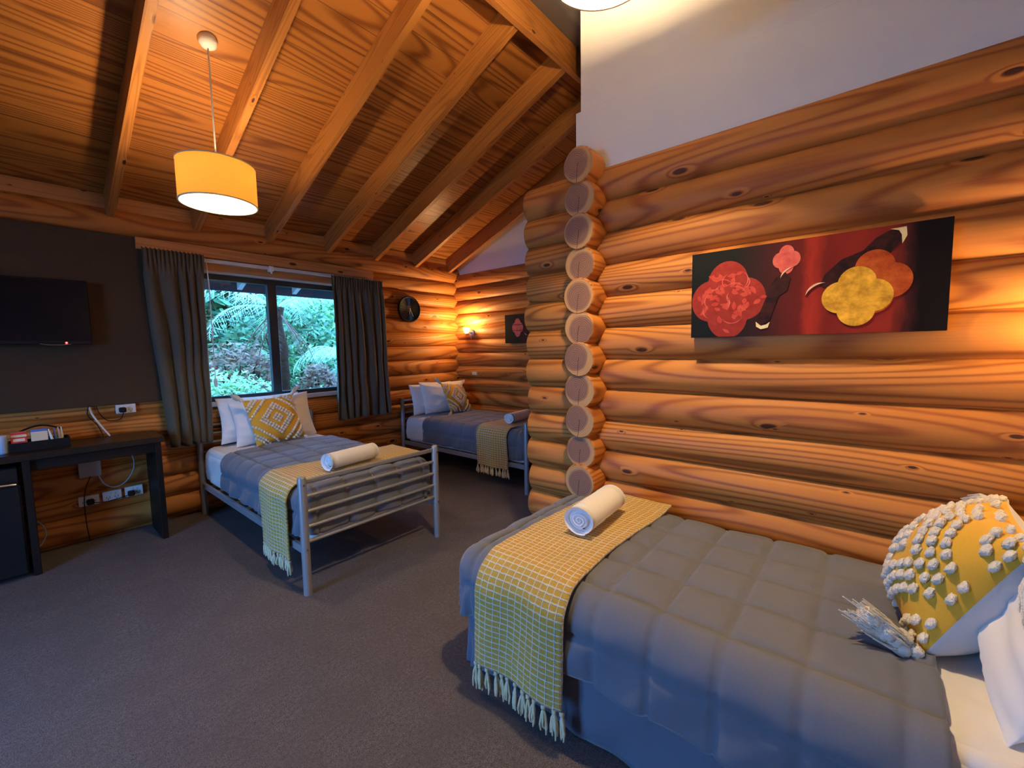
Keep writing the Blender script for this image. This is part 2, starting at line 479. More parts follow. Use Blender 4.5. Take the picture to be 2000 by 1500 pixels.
def leafmat(name, c1, c2, sc=3):
    m, nt, N, L, P = newmat(name)
    tc = N.new('ShaderNodeTexCoord'); nz = N.new('ShaderNodeTexNoise'); nz.inputs['Scale'].default_value = sc; nz.inputs['Detail'].default_value = 3
    L.new(tc.outputs['Object'], nz.inputs['Vector'])
    at = N.new('ShaderNodeAttribute'); at.attribute_name = 'tint'
    f = math_node(N, L, 'ADD', math_node(N, L, 'MULTIPLY', nz.outputs['Fac'], .6), math_node(N, L, 'MULTIPLY_ADD', at.outputs['Fac'], .9, -.3), clamp=True)
    col = mixc(N, L, f, c1, c2)
    L.new(col, P.inputs['Base Color']); P.inputs['Roughness'].default_value = .6
    tr = N.new('ShaderNodeBsdfTranslucent'); L.new(col, tr.inputs[0])
    mx = N.new('ShaderNodeMixShader'); mx.inputs[0].default_value = .3
    L.new(P.outputs[0], mx.inputs[1]); L.new(tr.outputs[0], mx.inputs[2]); L.new(mx.outputs[0], N['Material Output'].inputs[0])
    return m
M['fern'] = leafmat('tree_fern_green', (.34, .56, .20), (.70, .90, .78), 2)
M['leaf1'] = leafmat('shrub_green', (.07, .24, .07), (.62, .84, .38), 4)
M['leaf2'] = leafmat('dark_shrub_green', (.012, .06, .024), (.14, .30, .11), 3)
M['leaf3'] = leafmat('rusty_leaf', (.14, .05, .03), (.34, .20, .10), 3)

# ------------------------------------------------------------------ log walls
def log(mb, axis, a0, a1, c, z, r, tint, ends=(False, False), seed=0, n=36, sq=.84):
    """horizontal log along axis 'x' or 'y' from a0 to a1, centred at c (other axis), z"""
    L = a1-a0
    k = max(2, int(L/.12)+1)
    st = [a0+L*i/k for i in range(k+1)]
    rr = [r*(1+.022*(mnoise.noise(Vector((s_*.8, seed*3.1, z))))) for s_ in st]
    if ends[0]:
        st = [a0, a0+.004, a0+.012]+st[1:]; rr = [rr[0]*.93, rr[0]*.975, rr[0]*.998]+rr[1:]
    if ends[1]:
        st = st[:-1]+[a1-.012, a1-.004, a1]; rr = rr[:-1]+[rr[-1]*.998, rr[-1]*.975, rr[-1]*.93]
    P = []; UV = []
    for kk in range(n+1):
        th = 2*PI*kk/n
        row = []; ur = []
        for s_, q in zip(st, rr):
            w = 1+.012*mnoise.noise(Vector((s_*1.3, math.cos(th)*1.2+seed, math.sin(th)*1.2)))
            d1, d2 = math.cos(th)*q*w*sq, math.sin(th)*q*w
            row.append((s_, c+d1, z+d2) if axis == 'x' else (c+d1, s_, z+d2))
            ur.append((s_+seed*1.93, r*th+seed*.61))
        P.append(row); UV.append(ur)
    mb.grid(P, uv=UV, tint=tint, flip=(axis == 'x'))
    for e, i in ((0, 0), (1, -1)):
        if not ends[e]: continue
        ps = [P[kk][i] for kk in range(n)]
        ctr = (st[i], c, z) if axis == 'x' else (c, st[i], z)
        fs = [(kk, (kk+1) % n, n) for kk in range(n)]
        def q2(p): return ((p[1]-c) if axis == 'x' else (p[0]-c), p[2]-z)
        uvs = [[q2(ps[a]), q2(ps[b]), (0, 0)] for a, b, _ in fs]
        if (axis == 'x') == (e == 0): fs = [f[::-1] for f in fs]; uvs = [w[::-1] for w in uvs]
        mb.add(ps+[ctr], fs, uvs, rnd.random(), 1)

PITCH = .175
R_LOG = .100
def rt_():
    return rnd.choice((.05, .15, .25, .35, .5, .65, .85))

WX0, WX1, WZ0, WZ1 = 1.10, 2.52, .955, 2.10   # window opening in the back wall
mb = MB()
YB = 4.474
for i in range(14):
    z = .1125+PITCH*i
    top = (i == 13)
    r = .108 if top else R_LOG
    yc = YB-.02 if top else YB
    tn = .75 if top else rt_()*.9
    if WZ0 < z < WZ1+.01 and not top:
        log(mb, 'x', -2.1, WX0, yc, z, r, tn, (False, True), seed=i)
        log(mb, 'x', WX1, 4.3, yc, z, r, tn, (True, False), seed=i)
    else:
        log(mb, 'x', -2.1, 4.3, yc, z, r, tn, seed=i)
log(mb, 'x', -2.1, 4.3, YB+.045, -.0625, R_LOG, .5, seed=30)
wall_back = struct('wall_back', mb, [M['log'], M['end']])

# window reveal backing so that the cut logs show squared timber
mb = MB()
for (x0, x1, z0, z1) in ((WX0-.02, WX1+.02, WZ1-.02, 2.14), (WX0-.02, WX1+.02, .915, WZ0)):
    mb.box(x0, x1, 4.385, 4.60, z0, z1, .003)
for (x0, x1) in ((WX0-.02, WX0+.012), (WX1-.012, WX1+.02)):
    mb.box(x0, x1, 4.385, 4.60, WZ0, WZ1-.02, .003)
struct('trim_1', mb, M['wtrim'])
# flat timber lintel board under the top log, and the board the track is fixed to
mb = MB()
mb.box(.70, 2.74, 4.330, 4.354, 2.195, 2.285, .003, tint=.35)
mb.box(.99, 2.70, 4.365, 4.42, 2.095, 2.193, .003, tint=.6)
struct('trim_2', mb, M['board'])

# side wall of the alcove
XS = 4.119
mb = MB()
for i in range(14):
    z = .025+PITCH*i
    log(mb, 'y', 1.0, 4.65, XS, z, R_LOG*(1.0 if i < 13 else 1.03), rt_(), seed=50+i)
struct('wall_alcove', mb, [M['log'], M['end']])

# painting wall (near right) with the log ends standing past the crossing
XP = 2.249
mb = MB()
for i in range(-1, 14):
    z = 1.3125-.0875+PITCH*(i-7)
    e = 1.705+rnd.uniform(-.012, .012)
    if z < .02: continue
    log(mb, 'y', -1.2, e, XP, z, R_LOG*(1.0 if i < 13 else 1.08), rt_()*.8 if z < 1.9 else .8, (False, True), seed=90+i)  # upper logs: darker, redder tint, mostly the lampshade's shadow put into the colour
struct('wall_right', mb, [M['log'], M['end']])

# cross wall, its round ends stick out of the painting wall
YC = 1.245
mb = MB()
for i in range(14):
    z = 1.3125+PITCH*(i-7)
    log(mb, 'x', 2.065+rnd.uniform(-.008, .008), 4.25, YC, z, R_LOG*(.99 if i % 3 else 1.02), rnd.random(), (True, False), seed=120+i, sq=.97)
struct('wall_cross', mb, [M['log'], M['end']])

# ------------------------------------------------------------------ roof
SL = math.tan(math.radians(21.5))
YR = 1.78
def zb(y):                      # underside of the rafters
    return 2.475+(4.2-y)*SL if y > YR else 2.475+(4.2-YR)*SL-(YR-y)*SL
def zc(y): return zb(y)+.19
mb = MB()
def slab(mb, y0, y1, x0, x1, th=.04):
    z0, z1 = zc(y0), zc(y1)
    L = math.hypot(y1-y0, z1-z0)
    vs = [(x0, y0, z0), (x1, y0, z0), (x1, y1, z1), (x0, y1, z1)]
    up = [(x, y, z+th) for x, y, z in vs]
    uvb = [(x0, 0), (x1, 0), (x1, L), (x0, L)]
    mb.add(vs+up, [(0, 1, 2, 3)], [uvb], .2)
    b = len(mb.v)-8
    for f in ((4, 7, 6, 5), (0, 4, 5, 1), (1, 5, 6, 2), (2, 6, 7, 3), (3, 7, 4, 0)):
        mb.f.append([b+i for i in f]); mb.uv.append([(0, 0)]*4); mb.tint.append(.2); mb.mi.append(0); mb.sm.append(False)
slab(mb, 4.62, YR, -2.2, 4.4)
ceiling = struct('ceiling', mb, M['ply'])
mb = MB(); slab(mb, YR, -1.15, -2.2, 4.4)
struct('ceiling_rear', mb, M['greyceil'])
# roof outside over the ceiling lining and past the wall: dark soffit
mb = MB()
vs = []
for (y0, y1) in ((5.27, YR), (YR, -1.3)):
    z0, z1 = zc(y0)+.045, zc(y1)+.045
    mb.prism([(-2.4, y0, z0), (-2.4, y1, z1), (-2.4, y1, z1+.08), (-2.4, y0, z0+.08)], (7.0, 0, 0))
mb.box(-2.4, 4.6, 5.27, 5.30, 2.045, zc(5.27)+.15)
struct('trim_3', mb, M['soffit'])

RAFT = [(.60, 'dark-sided rafter left of the yellow pendant lamp'),
        (1.13, 'rafter directly right of the yellow pendant lamp cord'),
        (1.70, 'rafter third from the left, ending above the window mullion'),
        (2.27, 'rafter fourth from the left, ending above the right curtain'),
        (2.83, 'rafter third from the white gable, ending right of the curtain'),
        (3.39, 'rafter next to last before the white alcove gable'),
        (3.94, 'rafter lying against the white alcove gable')]
def rafter(xr, lab):
    x0, x1 = xr-.047, xr
    mb = MB()
    for (ya, yb) in ((4.58, YR+.022),):
        za, zb_ = zb(ya), zb(yb)
        dz = .186
        L = math.hypot(ya-yb, za-zb_)
        q = [(x0, ya, za), (x0, yb, zb_), (x0, yb, zb_+dz), (x0, ya, za+dz)]
        vs = q+[(x1, y, z) for _, y, z in q]
        uo = xr*7
        fs = [(0, 3, 2, 1), (4, 5, 6, 7), (0, 1, 5, 4), (2, 3, 7, 6), (0, 4, 7, 3), (1, 2, 6, 5)]
        uvs = [[(uo, 0), (uo, .19), (uo+L, .19), (uo+L, 0)], [(uo, .4), (uo+L, .4), (uo+L, .6), (uo, .6)],
               [(uo, 1), (uo+L, 1), (uo+L, 1.05), (uo, 1.05)], [(0, 0)]*4, [(0, 0)]*4, [(0, 0)]*4]
        mb.add(vs, fs, uvs, rnd.uniform(.1, .8))
    o = mb.build('rafter', M['beam'])
    t = MB()
    q = [(x0, 4.62, zb(4.62)), (x0, 5.24, zb(5.24)), (x0, 5.24, zb(5.24)+.18), (x0, 4.62, zb(4.62)+.18)]
    t.prism(q, (.047, 0, 0))
    t.build('rafter_tail', M['tail'], o)
    tag(o, lab, 'rafter', 'sloping pine rafters')
for x, l in RAFT: rafter(x, l)
mb = MB()
mb.box(-2.1, 4.08, YR-.021, YR+.021, zb(YR)-.02, zc(YR)-.01, .002, tint=.7)
tag(mb.build('ridge_beam', M['beam']), 'ridge beam at the peak where the rafters meet', 'beam')
# blocking between the rafters on top of the wall
mb = MB()
xs = [-2.1]+[x for x, _ in RAFT]+[4.14]
for a, b in zip(xs[:-1], xs[1:]):
    mb.box(a, b-.047, 4.40, 4.44, 2.46, zc(4.42)-.002, tint=.8, uo=a*3)
struct('trim_4', mb, M['board'])

# white gable walls
def gable(x0, x1, y0, y1, zlow):
    mb = MB()
    ys = [y0]
    if y0 < YR < y1: ys.append(YR)
    ys.append(y1)
    top = [(x0, y, zc(y)-.002) for y in ys]
    pts = [(x0, y0, zlow)]+top+[(x0, y1, zlow)]
    mb.prism(pts, (x1-x0, 0, 0))
    return mb
struct('wall_gable', gable(4.095, 4.16, -1.0, 4.60, 2.36), M['plaster'])
mb = gable(2.205, 2.32, -1.1, 1.31, 2.40)
struct('wall_upper_right', mb, M['plaster'])
mb = MB(); mb.box(2.190, 2.2045, -1.1, 1.335, 2.345, 2.705, .002)
struct('trim_5', mb, M['plaster'])

# rest of the shell (behind and beside the camera)
mb = MB(); mb.box(-2.1, 4.4, -1.15, -1.0, 0, 2.75)
struct('wall_rear', mb, M['plaster'])
mb = MB(); mb.box(4.10, 4.18, -1.1, 1.05, 0, 2.40)
struct('wall_far_right', mb, M['plaster'])
mb = MB()
DY0, DY1 = 1.50, 2.70
XL = -1.95
for (y0, y1, z0, z1) in ((-1.1, DY0, 0, 2.4), (DY1, 4.55, 0, 2.4)):
    mb.box(XL-.1, XL, y0, y1, z0, z1)
mb.prism([(XL-.1, -1.1, 2.1), (XL-.1, -1.1, zc(-1.1)), (XL-.1, YR, zc(YR)), (XL-.1, 4.55, zc(4.55)), (XL-.1, 4.55, 2.1)], (.1, 0, 0))
struct('wall_left', mb, M['plaster'])
d = MB()
for y0, y1 in ((DY0, DY0+.05), (DY1-.05, DY1), (2.07, 2.13)):
    d.box(XL-.08, XL-.03, y0, y1, .0, 2.1)
d.box(XL-.08, XL-.03, DY0, DY1, .0, .06); d.box(XL-.08, XL-.03, DY0, DY1, 2.05, 2.1)
dr = struct('door_1', d, M['alu'])
g = MB(); g.box(XL-.06, XL-.055, DY0+.05, DY1-.05, .06, 2.05); g.build('door_glass', M['glass'], dr)
mb = MB(); mb.box(-2.05, 4.3, -1.1, 4.6, -.05, 0)
struct('floor', mb, M['carpet'])
mb = MB()
mb.box(-9, 12, 4.7, 13, -.5, -.35); mb.box(-9, -2.06, -5, 4.7, -.5, -.06)
struct('ground', mb, M['soil'])
mb = MB()
G = [[(x*.5-8, y_, z_+.25*mnoise.noise(Vector((x*.4, y_*.5, 0)))) for y_, z_ in ((12.2, -.4), (12.6, .8), (13, 2), (13.5, 3.4), (14.2, 5), (15.2, 6.6), (16.5, 8))] for x in range(60)]
mb.grid(G, flip=True, tint=.3)
struct('ground_bank', mb, M['leaf2'])

# ------------------------------------------------------------------ window
w = MB()
FY0, FY1 = 4.44, 4.49
XM0, XM1 = 1.655, 1.735
x0, x1, z0, z1 = WX0+.012, WX1-.012, WZ0, WZ1-.02
w.box(x0, x1, FY0, FY1, z1-.05, z1, .003); w.box(x0, x1, FY0, FY1, z0, z0+.045, .003)
w.box(x0, x0+.03, FY0, FY1, z0+.045, z1-.05, .003); w.box(x1-.04, x1, FY0, FY1, z0+.045, z1-.05, .003)
w.box(XM0, XM1, FY0-.005, FY1, z0+.045, z1-.05, .003)
win = struct('window_1', w, M['alu'])
for (a, b) in ((x0+.03, XM0), (XM1, x1-.04)):
    g = MB(); g.box(a, b, 4.462, 4.467, z0+.045, z1-.05); g.build('pane', M['glass'], win)

# ------------------------------------------------------------------ curtain track and curtains
t = MB(); t.box(.74, 2.72, 4.295, 4.325, 2.150, 2.180, .004)
tr = t.build('curtain_track', M['wtrim'])
b = MB(); b.box(1.63, 1.67, 4.29, 4.345, 2.135, 2.185, .004); b.tube([(1.65, 4.30, 2.14), (1.65, 4.30, 2.115)], .008); b.build('bracket', M['whitep'], tr)
tag(tr, 'white curtain track between the two curtain tops', 'curtain track')

def curtain(xt0, xt1, xb0, xb1, y, zt, zb_, npl, seed, label):
    mb = MB()
    nu, nv = npl*14, 46
    P = []; UV = []
    for i in range(nu+1):
        u = i/nu; row = []; ur = []
        for j in range(nv+1):
            v = j/nv            # 0 top
            z = zt+(zb_-zt)*v
            k = v**1.2
            x = (xt0+(xt1-xt0)*u)*(1-k)+(xb0+(xb1-xb0)*u)*k
            ph = u*npl*2*PI + 1.5*math.sin(u*7+seed)+.9*math.sin(2.5*v+seed+u*6)+1.6*mnoise.noise(Vector((u*3, v*1.2, seed)))
            amp = .014+.036*min(1, v*3)*max(.15, .6+1.1*mnoise.noise(Vector((u*5, v*1.5, seed))))
            d = amp*math.sin(ph)
            if v < .06:
                d = .016*math.sin(u*npl*6*PI)
            elif v < .12:
                q = (v-.06)/.06
                d = d*q+.016*math.sin(u*npl*6*PI)*(1-q)
            x += .010*math.cos(ph*1.0)*min(1, v*3)+.012*mnoise.noise(Vector((u*3, v*4, seed)))*v
            zz = z + (.012*mnoise.noise(Vector((u*9, seed, 2))) if j == nv else 0) + (.008*math.sin(u*npl*6*PI+1) if j == 0 else 0)
            row.append((x, y+d+.02*v*mnoise.noise(Vector((u*4, v*5, seed+3))), zz)); ur.append((u*1.5, z))
        P.append(row); UV.append(ur)
    mb.grid(P, uv=UV)
    o = mb.build('curtain', M['curtain'])
    s = o.modifiers.new('thick', 'SOLIDIFY'); s.thickness = .004
    h = MB()
    Q = [[(P[i][j][0], P[i][j][1]-.005, P[i][j][2]) for j in (0, 1, 2)] for i in range(nu+1)]
    h.grid(Q)
    ho = h.build('gathered_heading', M['curtain'], o)
    tag(o, label, 'curtain', 'charcoal curtains on one track')
curtain(.72, 1.115, .80, 1.09, 4.265, 2.20, .635, 5, 1, 'charcoal curtain left of the window, next to the desk')
curtain(2.21, 2.80, 2.20, 2.83, 4.265, 2.165, .655, 7, 5, 'charcoal curtain right of the window, next to the round clock')
# wand hanging beside the left curtain
wd = MB(); wd.tube([(1.14, 4.30, 2.152), (1.135, 4.25, 1.95), (1.13, 4.25, 1.17)], .004); wd.box(1.120, 1.142, 4.24, 4.26, 1.10, 1.17, .004)
tag(wd.build('curtain_wand', M['whitep']), 'thin pale pull wand hanging at the left window edge', 'wand')

# ------------------------------------------------------------------ brown panel and television
mb = MB(); mb.box(-1.6, .86, 4.355, 4.378, 1.010, 2.285, .003)
struct('wall_panel', mb, M['darkpanel'])
tv = empty('television', (0, 4.35, 1.45), 'black flat television on the dark brown wall panel', 'television')
def P_(mb, name, mat, par, **kw):
    o = mb.build(name, mat, par, **kw)
    w_ = par.matrix_basis.copy(); q_ = par.parent
    while q_: w_ = q_.matrix_basis @ w_; q_ = q_.parent
    pl = w_.inverted()
    o.matrix_parent_inverse = Matrix.Identity(4)
    o.data.transform(pl)
    return o
b = MB(); b.box(-.34, .405, 4.255, 4.300, 1.462, 1.905, .006); P_(b, 'casing', M['black'], tv)
b = MB(); b.box(-.33, .395, 4.2525, 4.2560, 1.487, 1.895); P_(b, 'screen', M['screen'], tv)
b = MB(); b.box(-.05, .10, 4.300, 4.357, 1.55, 1.80, .004); P_(b, 'wall_bracket', M['black'], tv)
b = MB(); b.lathe([(0, 0), (.0055, 0), (.0055, .004), (0, .004)], 12, m=Matrix.Translation((.275, 4.254, 1.474)) @ Matrix.Rotation(PI/2, 4, 'X')); P_(b, 'standby_light', M['led'], tv)
b = MB(); b.tube([(.15, 4.252, 1.468), (.19, 4.247, 1.460), (.25, 4.247, 1.460), (.30, 4.252, 1.466)], .0025); P_(b, 'chin_trim', M['chrome'], tv)

# ------------------------------------------------------------------ desk
desk = empty('desk', (0, 4.2, 0), 'narrow dark espresso desk under the television', 'desk')
b = MB(); b.box(-1.3, .71, 3.985, 4.375, .735, .780, .003); P_(b, 'desktop', M['deskt'], desk)
b = MB(); b.box(.655, .690, 4.00, 4.37, .0, .735, .003); P_(b, 'side_panel', M['blackwood'], desk)
b = MB(); b.box(.01, .045, 3.98, 4.37, .0, .735, .003); P_(b, 'side_panel', M['blackwood'], desk)
b = MB(); b.box(.045, .655, 4.01, 4.035, .665, .735, .002); P_(b, 'front_apron', M['blackwood'], desk)
fr = empty('mini_fridge', (-.25, 4.1, 0), 'black mini fridge under the left end of the desk', 'fridge')
b = MB(); b.box(-.50, -.005, 4.03, 4.37, .01, .70, .008); P_(b, 'cabinet', M['black'], fr)
b = MB(); b.box(-.50, -.005, 3.965, 4.022, .03, .60, .010); P_(b, 'door', M['black'], fr)
b = MB(); b.tube([(-.45, 3.955, .607), (-.3, 3.945, .615), (-.12, 3.945, .615), (-.02, 3.958, .605)], .008); P_(b, 'handle', M['chrome'], fr)

# things on the desk
def thingbox(name, x0, x1, y0, y1, z0, z1, mat, label, cat, bev=.002, rot=None, group=None):
    c = Vector(((x0+x1)/2, (y0+y1)/2, z0))
    b = MB(); b.box(x0-c.x, x1-c.x, y0-c.y, y1-c.y, 0, z1-z0, bev)
    o = b.build(name, mat); o.location = c
    if rot: o.rotation_euler = rot
    return tag(o, label, cat, group)
tray = empty('amenity_tray', (.10, 4.17, .78), 'black open tray of tea and coffee packets on the desk', 'tray')
b = MB()
TX0, TX1, TY0, TY1 = -.035, .235, 4.09, 4.25
b.box(TX0, TX1, TY0, TY0+.007, .781, .840); b.box(TX0, TX1, TY1-.007, TY1, .781, .840)
b.box(TX0, TX0+.007, TY0+.007, TY1-.007, .781, .840); b.box(TX1-.007, TX1, TY0+.007, TY1-.007, .781, .840)
b.box(TX0+.007, TX1-.007, TY0+.007, TY1-.007, .781, .788)
P_(b, 'box', M['black'], tray)
b = MB()
b.box(TX0+.088, TX0+.092, TY0+.007, TY1-.007, .788, .835); P_(b, 'divider', M['black'], tray)
b = MB(); b.box(TX0+.178, TX0+.182, TY0+.007, TY1-.007, .788, .835); P_(b, 'divider', M['black'], tray)
for k in range(5):
    m_, lb = ((M['red'], 'red tea packet standing foremost in the black tray'), (M['cream'], 'cream tea packet behind the red one in the tray'),
              (M['red'], 'red tea packet behind a cream packet in the tray'), (M['cream'], 'cream tea packet fourth from the tray front'),
              (M['red'], 'red tea packet rearmost in the tray'))[k]
    o = thingbox('tea_packet', TX0+.012, TX0+.082, TY0+.010+k*.022, TY0+.017+k*.022, .790, .908-.002*k, m_, lb, 'packet', rot=(-.25, 0, 0), group='tea packets in the tray')
    if k == 0:
        q = MB(); q.box(-.033, .033, -.0046, -.0036, .086, .100); q.box(-.025, .025, -.0046, -.0036, .058, .076)
        q.build('label_band', M['cream'], o)
for k in range(5):
    thingbox('sugar_sachet', TX0+.098, TX0+.172, TY0+.012+k*.024, TY0+.016+k*.024, .790, .898+.008*(k % 2), M['cream'] if k == 0 else M['bluec'],
             ('cream sugar sachet foremost in the middle of the tray', 'blue sachet just behind the cream sugar sachet', 'blue sachet in the middle of the tray',
              'blue sachet second from the tray rear', 'blue sachet rearmost in the middle of the tray')[k], 'sachet', .001, (-.15, 0, 0), 'sachets in the middle of the tray')
for k in range(4):
    b = MB(); b.tube([(0, 0, 0), (.002*k, 0, .05), (-.004, .006, .118)], [.007, .008, .003], 8)
    o = b.build('stick_sachet', M['paper'] if k != 1 else M['bluec']); o.location = (TX0+.195+.011*k, TY0+.03+.02*k, .790); o.rotation_euler = (0, .12*(k-1), .3*k)
    tag(o, ('white stick sachet leaning nearest the tray middle', 'blue stick sachet in the right end of the tray', 'white stick sachet second from the tray right end',
            'white stick sachet at the far right of the tray')[k], 'sachet', 'stick sachets in the tray')
b = MB()
pts = [(-.10+.20*i/12, 0, .10+.035*math.sin(PI*i/12)) for i in range(13)]
b.tube([(-.10, 0, 0)]+pts+[(.10, 0, 0)], .006, 8); 
hb = b.build('wire_handle', M['black']); hb.location = (.11, 4.31, .78)
tag(hb, 'black arched handle standing behind the tray', 'handle')
b = MB(); b.lathe([(0, 0), (.020, 0), (.024, .010), (.026, .105), (.026, .115), (.023, .115), (.022, .012), (0, .010)], 28)
cup = b.build('cup', M['cup']); cup.location = (-.062, 4.10, .780)
tag(cup, 'pale blue cylindrical cup at the left end of the tray', 'cup')

# ------------------------------------------------------------------ sockets, plates, cables on the wall
def plate(x0, x1, z0, z1, label, name='power_socket', mat='whitep', plug=None, y=4.375, sw=True):
    o = empty(name, ((x0+x1)/2, y, z0), label, 'socket')
    b = MB(); b.box(x0, x1, y-.014, y+.012, z0, z1, .003); P_(b, 'faceplate', M[mat], o)
    if sw:
        b = MB()
        for f in (.28, .72):
            cx = x0+(x1-x0)*f
            for s_ in (-1, 1): b.box(cx+s_*.009-.0015, cx+s_*.009+.0015, y-.0155, y-.0138, z0+.022, z0+.034)
            b.box(cx-.0015, cx+.0015, y-.0155, y-.0138, z0+.010, z0+.019)
        P_(b, 'socket_slots', M['black'], o)
        b = MB()
        for f in (.38, .62): b.box(x0+(x1-x0)*f-.006, x0+(x1-x0)*f+.006, y-.018, y-.0138, z1-.026, z1-.012, .001)
        P_(b, 'switch', M['whitep'], o)
    if plug:
        b = MB(); b.box(x0+(x1-x0)*plug-.02, x0+(x1-x0)*plug+.02, y-.055, y-.0155, z0+.010, z0+.048, .006); P_(b, 'plug', M['black'], o)
    return o
plate(.505, .620, .938, 1.006, 'white double power socket above the desk with a black plug', plug=.3)
plate(.257, .368, .282, .354, 'white double power socket low on the wall, leftmost of three', plug=.55)
plate(.385, .492, .284, .358, 'white double power socket low on the wall, middle of three')
plate(.512, .618, .286, .362, 'white double power socket low on the wall, rightmost of three', plug=.3)
o = plate(.273, .392, .495, .650, 'square grey plastic junction box under the desk', 'junction_box', 'greyp', sw=False, y=4.36)
def cable(pts, r, mat, label):
    P = []
    n = len(pts)
    V = [Vector(p) for p in pts]
    for i in range(n-1):
        a, b, c, d = V[max(i-1, 0)], V[i], V[i+1], V[min(i+2, n-1)]
        for k in range(8):
            t = k/8
            P.append(.5*((2*b)+(c-a)*t+(2*a-5*b+4*c-d)*t*t+(3*b-a-3*c+d)*t**3))
    P.append(V[-1])
    m = MB(); m.tube(P, r, 8)
    return tag(m.build('cable', mat), label, 'cable')
cable([(.36, 4.37, 1.02), (.375, 4.36, .95), (.41, 4.34, .87), (.452, 4.30, .786)], .006, M['whitep'], 'thick white cable curving from the panel down to the desk')
cable([(.40, 4.36, 1.02), (.41, 4.34, .96), (.45, 4.33, .90), (.52, 4.33, .90), (.545, 4.33, .96), (.541, 4.31, .955)], .003, M['black'], 'thin black cable looping to the socket above the desk')
cable([(.36, 4.35, 1.02), (.35, 4.35, .95), (.395, 4.35, .87), (.42, 4.33, .786)], .003, M['black'], 'thin black cable crossing behind the white cable')
cable([(.375, 4.345, .497), (.40, 4.33, .43), (.45, 4.33, .392), (.51, 4.33, .41), (.56, 4.33, .48), (.575, 4.33, .56), (.56, 4.33, .66), (.55, 4.34, .735)], .004, M['greyp'], 'pale cable looping from the grey junction box')
cable([(.33, 4.335, .50), (.30, 4.33, .42), (.285, 4.32, .33), (.285, 4.33, .18), (.295, 4.35, .02)], .003, M['black'], 'black cable hanging from the junction box to the floor')
cable([(.325, 4.32, .31), (.36, 4.32, .30), (.42, 4.32, .295), (.545, 4.325, .31)], .003, M['black'], 'black cable running along the three low sockets')
cable([(.046, 4.33, .26), (.075, 4.31, .22), (.085, 4.30, .16), (.062, 4.31, .10), (.046, 4.31, .085)], .004, M['greyp'], 'short pale cable loop beside the left desk panel')

# ------------------------------------------------------------------ clock
ck = empty('wall_clock', (3.24, 4.385, 1.885), 'round black ribbed clock on the logs right of the curtain', 'clock')
Mc = Matrix.Translation((3.24, 4.385, 1.885)) @ Matrix.Rotation(PI/2, 4, 'X')
b = MB(); b.lathe([(0, 0), (.155, 0), (.160, .006), (.160, .030), (.152, .036), (.145, .026), (0, .024)], 56, m=Mc); P_(b, 'clock_case', M['black'], ck)
b = MB()
for k in range(36):
    a = 2*PI*k/36
    m_ = Mc @ Matrix.Rotation(a, 4, 'Z')
    b.add([(.045, -.003, .0245), (.135, -.008, .0245), (.135, .008, .0245), (.045, .003, .0245), (.045, 0, .028), (.135, 0, .034)],
          [(0, 1, 5, 4), (4, 5, 2, 3), (1, 2, 5), (0, 4, 3)], m=m_)
P_(b, 'ribbed_dial', simple('ribbed_black_dial', (.02, .018, .016), .35, spec=.6), ck)
for nm, a, l, wd_ in (('hour_hand', -100, .06, .004), ('minute_hand', -65, .10, .003)):
    b = MB(); b.box(-.012, l, -wd_/2, wd_/2, .038, .040, m=Mc @ Matrix.Rotation(math.radians(a), 4, 'Z')); P_(b, nm, M['cream'], ck)

# ------------------------------------------------------------------ wall sconces
def sconce(x, y, z, label, energy):
    o = empty('wall_lamp', (x, y, z), label, 'lamp')
    b = MB(); b.lathe([(0, 0), (.045, 0), (.045, .012), (.03, .02), (0, .02)], 24, m=Matrix.Translation((x, y, z)) @ Matrix.Rotation(-PI/2, 4, 'Y')); P_(b, 'wall_plate', M['whitep'], o)
    b = MB(); b.tube([(x-.015, y, z), (x-.06, y, z), (x-.075, y, z+.015)], .007); P_(b, 'arm', M['whitep'], o)
    b = MB(); b.lathe([(.0, -.03), (.022, -.03), (.032, -.02), (.045, .045), (.042, .045), (.030, -.015), (0, -.02)], 24, m=Matrix.Translation((x-.085, y+.02, z+.02))); P_(b, 'glass_cup', M['lining'], o)
    b = MB(); b.lathe([(0, -.012), (.015, -.008), (.022, .008), (.018, .026), (0, .034)], 20, m=Matrix.Translation((x-.085, y+.02, z+.035))); P_(b, 'bulb', M['bulb'], o)
    b = MB(); b.tube([(x-.03, y-.005, z-.01), (x-.03, y-.006, z-.085)], .0035); P_(b, 'pull_switch', M['whitep'], o)
    light('lamp_light', 'POINT', (x-.12, y+.02, z+.085), energy, (1.0, .60, .24), shadow_soft_size=.03)
    return o
sconce(4.035, 4.08, 1.60, 'small lit wall lamp in the alcove above the far bed', 20)
sconce(2.165, -.60, 1.32, 'small lit wall lamp above the near bed, right of the wide painting', 9)
o = empty('power_socket', (4.03, 4.04, 1.06), 'small cream socket on the alcove logs above the far pillows', 'socket')
b = MB(); b.box(4.018, 4.045, 4.0, 4.09, 1.035, 1.075, .003); P_(b, 'faceplate', M['cream'], o)
b = MB(); b.box(4.015, 4.019, 4.025, 4.035, 1.048, 1.062); b.box(4.015, 4.019, 4.055, 4.065, 1.048, 1.062); P_(b, 'switch', M['whitep'], o)

